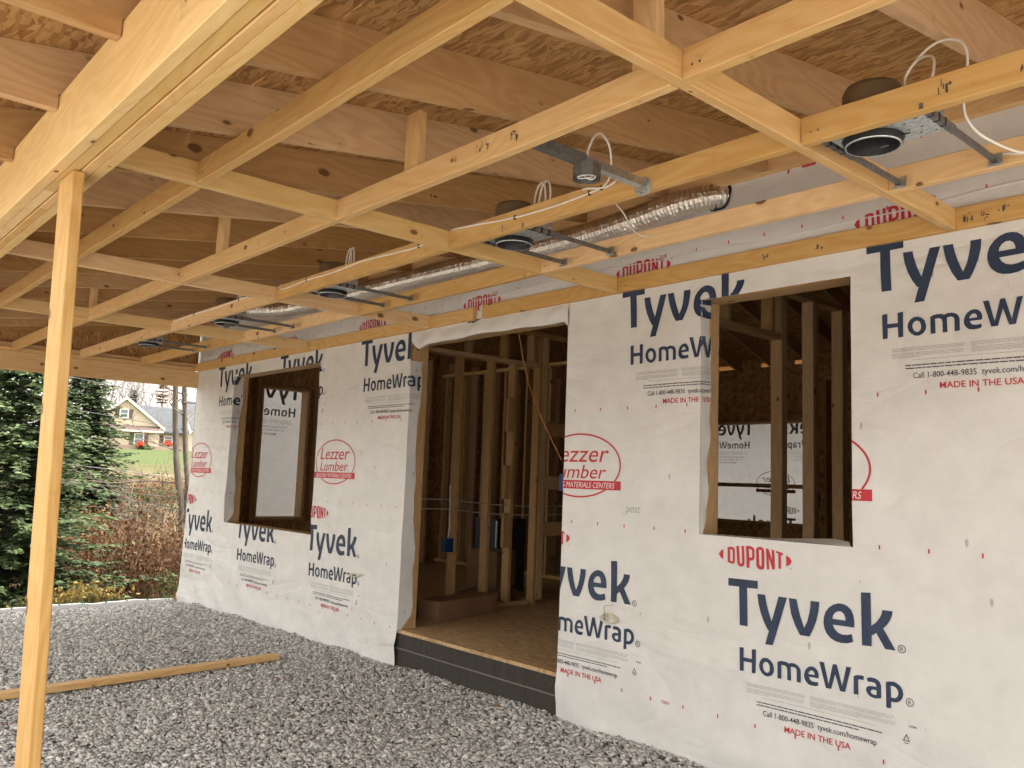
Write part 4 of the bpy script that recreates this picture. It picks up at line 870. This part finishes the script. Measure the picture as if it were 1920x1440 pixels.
def conifer(name, base, H, rad, m, label, seed, levels, per, tw, droop=.25, lift=.12, tl=.2, bare=0.0, group=None, cone=1.0, wid=.42):
    r = np.random.default_rng(seed); t = thing(name, label, 'tree', base, group)
    b = MB(); b.tube([(0, 0, -.3), (0, 0, H * .5), (0, 0, H * .97)], H * .016 + .03, 8, r1=.01); b.build('trunk', BARK, t)
    Q = []; br = MB()
    for i in range(levels):
        u = (i + r.random()) / levels; h = H * (bare + (1 - bare) * u * .985); L0 = rad * (1 - u) ** cone * (.66 + .6 * r.random()) + .04
        for k in range(per):
            if r.random() < .12: continue
            a = 2 * np.pi * (k + r.random() * .9) / per + i * 2.4; L = L0 * r.uniform(.6, 1.14); d = np.array([np.cos(a), np.sin(a), 0]); sd = np.array([-np.sin(a), np.cos(a), 0])
            dr = droop * r.uniform(.3, 1.7)
            f = lambda s: d * L * s + np.array([0, 0, h + L * (lift * s * 1.2 - dr * s * s * 1.3 + .16 * s ** 4)])
            nt = max(3, int(tw * L / rad * (1 + .4 * r.random())))
            if i % 3 == 0: br.tube([f(0), f(.5), f(.95)], .012, 4, cap=False, r1=.003)
            for q in range(nt):
                s = (.16 + .84 * (q + r.random()) / nt); p = f(s)
                w = tl * (1.1 - .55 * s) * r.uniform(.7, 1.3)
                for sg in ((-1, 1) if r.random() < .85 else (0,)):
                    dirv = sd * sg * r.uniform(.5, 1.0) + d * r.uniform(.45, 1.0) + np.array([0, 0, r.uniform(-.35, .18)]); dirv /= np.linalg.norm(dirv)
                    n = np.cross(dirv, np.array([r.normal(0, .35), r.normal(0, .35), 1.0])); n /= np.linalg.norm(n)
                    e = p + dirv * w; mid = p + dirv * w * .45 + np.array([0, 0, r.uniform(-.01, .02)])
                    hw = w * wid * .5
                    Q.append((p, mid + n * hw, e, mid - n * hw))
    Q = np.array(Q).reshape(-1, 3); br.build('branch', BARK, t)['kind'] = 'stuff'
    c = fastmesh('crown', Q, np.arange(len(Q)).reshape(-1, 4), m, t); return t
conifer('spruce', (-11.39, -1.07, -.52), 4.0, 1.75, SPR, 'light green spruce with pale tips behind the porch post', 3, 70, 11, 30, .30, .16, .17, cone=.8, wid=.40)
conifer('spruce', (-19.3, .0, -.6), 7.5, 2.3, SPR_B, 'taller blue green spruce behind the light green one', 4, 54, 9, 15, .25, .2, .3, cone=.85)
conifer('hemlock', (-17.98, 1.45, -.45), 4.25, 1.75, HEM, 'dark green hemlock right of the porch post', 5, 66, 11, 24, .42, .22, .19, cone=.72, wid=.45)
conifer('spruce', (-108.4, 30.6, 6.6), 4.3, 1.1, SPR_B, 'small dark spruce on the skyline behind the cream house', 6, 20, 7, 8, .2, .1, .5, cone=.9)
conifer('dead_conifer', (-104.5, 32.8, 6.6), 5.6, .75, TANN, 'tan dead conifer standing behind the grey roof', 7, 14, 12, 5, .05, .05, .55, cone=.12, wid=.4)
def grow(b, p, d, L, r, depth, rr, up=.15, spread=.55, n=5):
    pts = [p]; q = p.copy(); dd = d.copy()
    for i in range(n):
        dd = (dd + Vector((rr.gauss(0, .12), rr.gauss(0, .12), rr.gauss(0, .08) + up * .15))).normalized(); q = q + dd * L / n; pts.append(q.copy())
    b.tube(pts, r, 6 if depth > 2 else 4 if depth > 0 else 3, cap=False, r1=max(.0025, r * .55))
    if depth <= 0: return
    for k in range(rr.choice((2, 3, 3)) + (1 if depth > 1 else 0)):
        i = rr.randint(2, n); a = rr.uniform(0, 6.28); s = rr.uniform(.6, 1.2) * spread
        side = Vector((math.cos(a), math.sin(a), rr.uniform(-.2, .5))); nd = (dd * (1 - s * .5) + side * s).normalized()
        grow(b, pts[i], nd, L * rr.uniform(.5, .78), max(.0025, r * rr.uniform(.42, .62)), depth - 1, rr, up, spread, max(3, n - 1))
fk = thing('forked_tree', 'bare forked tree with two dark trunks beside the wall corner', 'tree', (-14.52, 2.42, -.5))
b = MB(); b.tube(curve_pts([(0, 0, -.2), (-.02, -.02, .5), (-.03, -.05, 1.15), (-.06, -.16, 1.7), (-.10, -.24, 2.4), (-.10, -.32, 3.4), (-.02, -.36, 4.6)], 4), .07, 10, r1=.045); b.tube(curve_pts([(0, .02, .9), (0, .02, 1.5), (-.06, -.04, 2.1), (-.10, -.10, 2.8), (-.11, -.16, 3.5), (-.1, -.2, 4.6)], 4), .058, 10, r1=.04); b.build('trunk', BARK, fk, True)
b = MB(); rr = random.Random(21)
for z, a, L in ((2.2, 3.5, 1.3), (3.25, 4.0, 1.5), (2.9, 5.2, .8), (3.1, 1.2, .9), (1.6, 4.3, 1.2), (2.6, 2.6, .9), (1.1, 4.5, .9), (3.4, 4.4, 1.7)): grow(b, Vector((-.07, -.16, z)), Vector((math.cos(a), math.sin(a), .15)), L, .014, 3, rr, .0, .6)
b.build('limbs', TWIG, fk)['kind'] = 'stuff'
def bare_tree(base, H, seed, label, m, depth=4):
    t = thing('bare_tree', label, 'tree', base, 'bare trees on the skyline'); rr = random.Random(seed)
    b = MB(); b.tube([(0, 0, -.4), (0, 0, H * .25), (rr.uniform(-.2, .2), rr.uniform(-.2, .2), H * .5)], H * .017, 7, r1=H * .010); b.build('trunk', m, t)
    b = MB()
    for k in range(7):
        a = rr.uniform(0, 6.28); grow(b, Vector((0, 0, H * rr.uniform(.2, .5))), Vector((math.cos(a) * .6, math.sin(a) * .6, 1)).normalized(), H * rr.uniform(.28, .42), H * .007, depth, rr, .35, .55)
    b.build('limbs', m, t)['kind'] = 'stuff'
for k, (x, y, H, lab) in enumerate(((-115, 26.6, 10.5, 'bare grey tree on the skyline half hidden by the hemlock top'), (-114, 29.2, 11.5, 'tallest bare tree on the skyline left of the cream gable'), (-113.5, 31.4, 9.0, 'bare tree on the skyline just behind the cream gable'), (-116, 34.6, 9.5, 'bare tree behind the grey roof ridge'), (-115, 37.5, 9.5, 'bare tree behind the two dark trunks'), (-118, 28, 12.5, 'pale bare tree farthest back on the skyline'))):
    bare_tree((x, y, th(x, y)), H, 40 + k, lab, TWIG_F)
for k, (x, y, H, lab) in enumerate(((-13.6, 1.75, 1.35, 'leafless sapling in front of the two dark trunks'), (-14.3, 1.45, 1.2, 'leafless sapling at the edge of the brown thicket'))):
    t = thing('sapling', lab, 'sapling', (x, y, th(x, y) - .05)); rr = random.Random(70 + k); b = MB()
    for q in range(3): grow(b, Vector((0, 0, 0)), Vector((rr.uniform(-.3, .3), rr.uniform(-.4, .4), 1)).normalized(), H * rr.uniform(.7, 1), .012, 3, rr, .1, .5)
    b.build('stems', TWIG, t)
# thickets and grass
def thicket(name, c, rx, ry, H, n, cols, label, seed, leaf=True):
    r = np.random.default_rng(seed); t = thing(name, label, 'bush', (c[0], c[1], 0)); b = MB(); Q = []
    for k in range(n):
        x, y = r.normal(0, .5, 2) * (rx, ry); z = th(c[0] + x, c[1] + y) - .03; h = H * r.uniform(.35, 1.1); a = r.uniform(0, 6.28); l = r.uniform(.1, .8) * h
        pts = [(x, y, z), (x + .3 * l * math.cos(a), y + .3 * l * math.sin(a), z + h * .6), (x + .75 * l * math.cos(a), y + .75 * l * math.sin(a), z + h * .95), (x + 1.1 * l * math.cos(a), y + 1.1 * l * math.sin(a), z + h * r.uniform(.5, .95))]
        b.tube(pts, .005, 3, cap=False, r1=.002)
        if leaf:
            for q in range(9):
                p = np.array(pts[r.integers(1, 4)]) + r.normal(0, .09, 3); s = r.uniform(.015, .045); d1 = r.normal(0, 1, 3); d1 /= np.linalg.norm(d1); d2 = np.cross(d1, r.normal(0, 1, 3)); d2 /= np.linalg.norm(d2)
                Q.append((p - d1 * s, p + d2 * s * .6, p + d1 * s, p - d2 * s * .6))
    b.build('stems', cols[0], t)['kind'] = 'stuff'
    if leaf: Q = np.array(Q).reshape(-1, 3); fastmesh('dry_leaves', Q, np.arange(len(Q)).reshape(-1, 4), cols[1], t)['kind'] = 'stuff'
STEM = mat('dry_stems', (.11, .06, .032), .9); STEM_L = mat('straw_stems', (.28, .18, .08), .9)
DRY = leafmat('dry_leaf', (.05, .025, .012), (.10, .05, .022), (.19, .095, .04)); RUST = leafmat('rusty_leaf', (.11, .045, .018), (.20, .085, .03), (.32, .15, .055)); STRAW = leafmat('straw_leaf', (.12, .09, .025), (.24, .17, .05), (.40, .28, .09)); GRN = leafmat('weed_leaf', (.025, .05, .012), (.05, .085, .02), (.09, .13, .03))
thicket('thicket', (-11.6, .62), .7, .55, 1.15, 230, (STEM, DRY), 'rusty brown thicket of dry stems beyond the gravel edge', 1)
thicket('thicket', (-13.2, 1.9), 1.0, .75, .85, 300, (STEM, DRY), 'dark brown thicket against the wall corner', 2)
thicket('thicket', (-14.6, .75), .8, .6, 1.3, 200, (STEM, RUST), 'reddish thicket under the hemlock', 3)
thicket('thicket', (-12.2, -.25), .9, .6, .55, 160, (STEM, DRY), 'low brambles at the foot of the light green spruce', 4)
thicket('thicket', (-27.5, 6.6), 2.2, 1.8, .8, 420, (STEM, RUST), 'orange brown brush on the slope below the lawn', 5)
thicket('thicket', (-35, 9.4), 4.5, 3, .7, 420, (STEM_L, RUST), 'paler rusty brush higher on the slope', 6)
thicket('grass_clump', (-9.6, -.62), .32, .40, .24, 220, (STEM_L, STRAW), 'straw yellow grass clump just beyond the edging', 7)
thicket('weeds', (-12.0, 1.2), .5, .4, .35, 60, (GRN, GRN), 'green weeds among the brown thicket', 8)
thicket('weeds', (-16.6, 2.6), .7, .5, .9, 80, (STEM, GRN), 'yellow green bush behind the thickets', 9)
def ground_cover(name, x0, x1, y0, y1, n, hh, m, label, cat, seed, flat=False):
    r = np.random.default_rng(seed); x = r.uniform(x0, x1, n); y = r.uniform(y0, y1, n); z = terrain_h(x, y)
    a = r.uniform(0, 6.28, n); w = hh * r.uniform(.08, .18, n); h = hh * r.uniform(.4, 1.2, n); lx = r.normal(0, .35, n) * h; ly = r.normal(0, .35, n) * h
    if flat:
        s = hh * r.uniform(.5, 1.2, n); P0 = np.stack([x - s, y, z + .01 + r.uniform(0, .02, n)], -1); P1 = np.stack([x, y - s * .6, z + .012 + r.uniform(0, .03, n)], -1); P2 = np.stack([x + s, y, z + .01 + r.uniform(0, .03, n)], -1); P3 = np.stack([x, y + s * .6, z + .012 + r.uniform(0, .02, n)], -1)
    else:
        P0 = np.stack([x - w * np.cos(a), y - w * np.sin(a), z - .01], -1); P1 = np.stack([x + w * np.cos(a), y + w * np.sin(a), z - .01], -1); P2 = np.stack([x + lx + w * .2, y + ly, z + h], -1); P3 = np.stack([x + lx - w * .2, y + ly, z + h], -1)
    V = np.stack([P0, P1, P2, P3], 1).reshape(-1, 3); o = fastmesh(name, V, np.arange(4 * n).reshape(-1, 4), m); o['kind'] = 'stuff'; o['label'] = label; o['category'] = cat; return o
ground_cover('fallen_leaves', -14, -8.2, -2.5, 3, 9000, .035, DRY, 'brown fallen leaves covering the bank beyond the gravel', 'leaves', 1, True)
ground_cover('grass', -12.5, -8.3, -3.0, -.3, 5000, .14, leafmat('rough_grass', (.04, .05, .012), (.10, .105, .03), (.24, .18, .06)), 'rough yellow green grass at the foot of the spruce', 'grass', 2)

# ------------------------------------------------------------------ overhead wires
WIREM = mat('dark_wire', (.07, .07, .07), .35); WIREL = mat('pale_wire', (.14, .14, .135), .4)
for k, (a, c, m, lab) in enumerate((((-15.14, .5, 1.38), (-16.43, 3.07, 1.17), WIREL, 'pale wire crossing in front of the hemlock'), ((-15.13, .53, 1.07), (-16.42, 3.09, .87), WIREM, 'upper of the close pair of dark wires below the pale wire'), ((-15.13, .53, .99), (-16.42, 3.1, .76), WIREM, 'lower of the close pair of dark wires below the pale wire'), ((-15.12, .56, .67), (-16.41, 3.12, .44), WIREM, 'lowest dark wire over the brown thicket'), ((-15.16, .42, 2.36), (-16.42, 3.1, 2.18), WIREM, 'dark wire crossing in front of the cream house'), ((-15.15, .45, 2.92), (-16.45, 3.01, 2.78), WIREM, 'highest wire running just under the porch header'))):
    a, c = Vector(a), Vector(c); d = c - a; p = a - d * 3.0; q = c + d * 4.0; pts = [p.lerp(q, i / 14) for i in range(15)]
    b = MB(); b.tube(pts, .0062, 6); tag(b.build('overhead_wire', m, None, True), lab, 'wire', 'wires crossing the yard')

# ------------------------------------------------------------------ neighbour's house on the rise
nx, ny = -93.74, 27.33; d = Vector((-.952, .308, 0)).normalized(); rt = Vector((.308, .952, 0)).normalized()
hz = 2.92
M = Matrix(((rt.x, d.x, 0, nx), (rt.y, d.y, 0, ny), (0, 0, 1, hz), (0, 0, 0, 1)))
nb = thing('neighbour_house', "cream two storey house with grey roof on the rise beyond the yard", 'house', (0, 0, 0)); nb.matrix_world = M
CREAM = mat('cream_siding', (.52, .435, .33), .7); t = NT(CREAM); tc = t.new('ShaderNodeTexCoord'); w = t.new('ShaderNodeTexWave', wave_type='BANDS', bands_direction='Z'); w.inputs['Scale'].default_value = 2.4; t.link(tc.outputs['Object'], w.inputs[0]); t.bump(w.outputs[1], .5, .02)
TRIM = mat('white_trim', (.78, .74, .66), .6); ROOF = mat('grey_shingle', (.15, .155, .165), .9); t = NT(ROOF); tc = t.new('ShaderNodeTexCoord'); t.link(t.ramp(t.noise(tc.outputs['Object'], 3, 4, .7), [(.3, (.045, .05, .057)), (.7, (.075, .08, .088))]), t.b.inputs['Base Color'])
SHUT = mat('brown_shutter', (.11, .075, .07), .7); GLASS = mat('window_glass', (.16, .20, .22), .15); BRICK = mat('pale_brick', (.34, .25, .21), .85)
def nbox(name, a, b2, m, par): b = MB(); b.box(a, b2); return b.build(name, m, par)
GX0, GX1, GA, GE = -5.2, 1.75, 5.85, 3.05
cx = -1.85
b = MB(); b.add([(GX0 + .6, 0, 0), (GX1 - .1, 0, 0), (GX1 - .1, 0, GE - .1), (GX1 - .1, 0, GE), (cx, 0, GA), (GX0 + .3, 0, GE)], [(0, 1, 2, 3, 4, 5)]); b.add([(GX1 - .1, 0, 0), (GX1 - .1, 6, 0), (GX1 - .1, 6, GE), (GX1 - .1, 0, GE)], [(0, 1, 2, 3)]); b.add([(GX0 + .6, 0, 0), (GX0 + .6, 6, 0), (GX0 + .6, 6, GE), (GX0 + .6, 0, GE)], [(3, 2, 1, 0)])
b.build('wall', CREAM, nb)
nbox('wall', (GX1 - .08, 1.2, 0), (4.6, 1.4, 2.35), CREAM, nb); nbox('brick_base', (GX0 + .5, -.08, -.3), (4.6, -.01, .82), BRICK, nb); nbox('brick_base', (GX1, 1.1, -.3), (4.6, 1.19, .82), BRICK, nb)
def slab(name, pts, th_, m, par):
    b = MB(); n = len(pts); b.add(list(pts) + [(x, y, z + th_) for x, y, z in pts], [tuple(range(n - 1, -1, -1)), tuple(range(n, 2 * n))] + [(k, (k + 1) % n, n + (k + 1) % n, n + k) for k in range(n)]); return b.build(name, m, par)
slab('roof', [(cx, -.3, GA + .05), (GX1 + .4, -.3, GE - .35), (GX1 + .4, 6, GE - .35), (cx, 6, GA + .05)], .14, ROOF, nb); slab('roof', [(cx, -.3, GA + .05), (cx, 6, GA + .05), (GX0 - .4, 6, GE - .35), (GX0 - .4, -.3, GE - .35)], .14, ROOF, nb)
slab('roof', [(-1.2, 4.2, 5.35), (4.3, 4.2, 5.05), (4.9, .6, 2.25), (1.2, .6, 2.25)], .14, ROOF, nb)
for s in (0, 1):
    e = (GX1 + .42, GE - .42) if s else (GX0 - .42, GE - .42)
    b = MB(); b.add([(cx, -.34, GA + .14), (cx, -.34, GA - .18), (e[0], -.34, e[1] - .16), (e[0], -.34, e[1] + .16)], [(0, 1, 2, 3)]); b.add([(cx, -.30, GA + .14), (cx, -.30, GA - .18), (e[0], -.30, e[1] - .16), (e[0], -.30, e[1] + .16)], [(3, 2, 1, 0)]); b.build('barge_board', TRIM, nb)
slab('pent_roof', [(GX0 + .3, -.5, 2.42), (GX1 + .2, -.5, 2.42), (GX1 + .1, -.02, 2.86), (GX0 + .3, -.02, 2.86)], .06, SHUT, nb); nbox('gutter_trim', (GX0 + .2, -.56, 2.24), (GX1 + .3, -.42, 2.42), TRIM, nb)
def nwin(x0, x1, z0, z1, y=-.02, sh=.42):
    f = nbox('window', (x0, y - .06, z0), (x1, y, z1), TRIM, nb); nbox('pane', (x0 + .12, y - .075, z0 + .1), (x1 - .12, y - .062, (z0 + z1) / 2 - .03), GLASS, f); nbox('pane', (x0 + .12, y - .075, (z0 + z1) / 2 + .03), (x1 - .12, y - .062, z1 - .1), GLASS, f)
    for a, b2 in ((x0 - sh, x0 - .02), (x1 + .02, x1 + sh)): nbox('shutter', (a, y - .05, z0), (b2, y + .0, z1), SHUT, nb)
nwin(-2.45, -1.55, 3.65, 4.65); nwin(-.85, .15, .88, 2.1); nwin(2.15, 3.1, 1.25, 2.0, 1.18)
slab('wing_roof', [(3.7, 5.5, 6.3), (7.5, 5.5, 6.0), (8.5, -.6, 2.6), (4.9, -.6, 2.6)], .15, ROOF, nb); nbox('wall', (4.62, -.2, -.3), (8.4, .2, 2.6), CREAM, nb)
b = MB(); b.add([(3.55, 5.5, 6.2), (3.8, 5.4, 6.3), (5.0, -.7, 2.6), (4.7, -.7, 2.3)], [(0, 1, 2, 3)]); b.build('barge_board', TRIM, nb)
def shrub(loc, s, m, label, seed):
    r = np.random.default_rng(seed); n = 500; P = r.normal(0, .45, (n, 3)) * s; P[:, 2] = np.abs(P[:, 2]); d1 = r.normal(0, 1, (n, 3)); d1 /= np.linalg.norm(d1, axis=1)[:, None]; d2 = np.cross(d1, r.normal(0, 1, (n, 3))); d2 /= np.linalg.norm(d2, axis=1)[:, None]
    w = .16; V = np.stack([P - d1 * w, P + d2 * w * .6, P + d1 * w, P - d2 * w * .6], 1).reshape(-1, 3); t = thing('shrub', label, 'shrub', loc); fastmesh('foliage', V, np.arange(4 * n).reshape(-1, 4), m, t)
REDF = leafmat('red_flowers', (.5, .03, .02), (.65, .06, .03), (.75, .1, .05))
def atn(x, y, z): v = M @ Vector((x, y, z)); return tuple(v)
shrub(atn(.35, -1.0, -.1), (1.0, .6, .8), HEM, 'round dark shrub under the lower window of the cream house', 1); shrub(atn(-.15, -.6, .75), (.5, .3, .35), REDF, 'red flowers below the lower window of the cream house', 2); shrub(atn(2.6, .8, 1.05), (.5, .3, .25), REDF, 'red flowers below the small window of the cream house', 3); shrub(atn(3.4, -.4, -.1), (.9, .5, .4), HEM, 'low dark shrub at the right corner of the cream house', 4)
bpy.context.view_layer.update()
b = MB(); rr = random.Random(31)
for k in range(26):
    x, y = rr.uniform(-7.6, -1.6), rr.uniform(-2.6, -.15)
    if y < 1.42 * (x + 1.31) - .5: continue
    z = float(gz(np.array(x), np.array(y))) + .014; a = rr.uniform(0, 6.28); L = rr.uniform(.02, .05); w = L * rr.uniform(.12, .5); c, s = math.cos(a), math.sin(a)
    b.add([(x - L * c, y - L * s, z), (x + w * s, y - w * c, z + .006), (x + L * c, y + L * s, z + .003), (x - w * s, y + w * c, z + .008)], [(0, 1, 2, 3)])
o = b.build('wood_chips', RUST); o['kind'] = 'stuff'; o['label'] = 'few brown leaves and wood chips lying on the gravel'; o['category'] = 'litter'
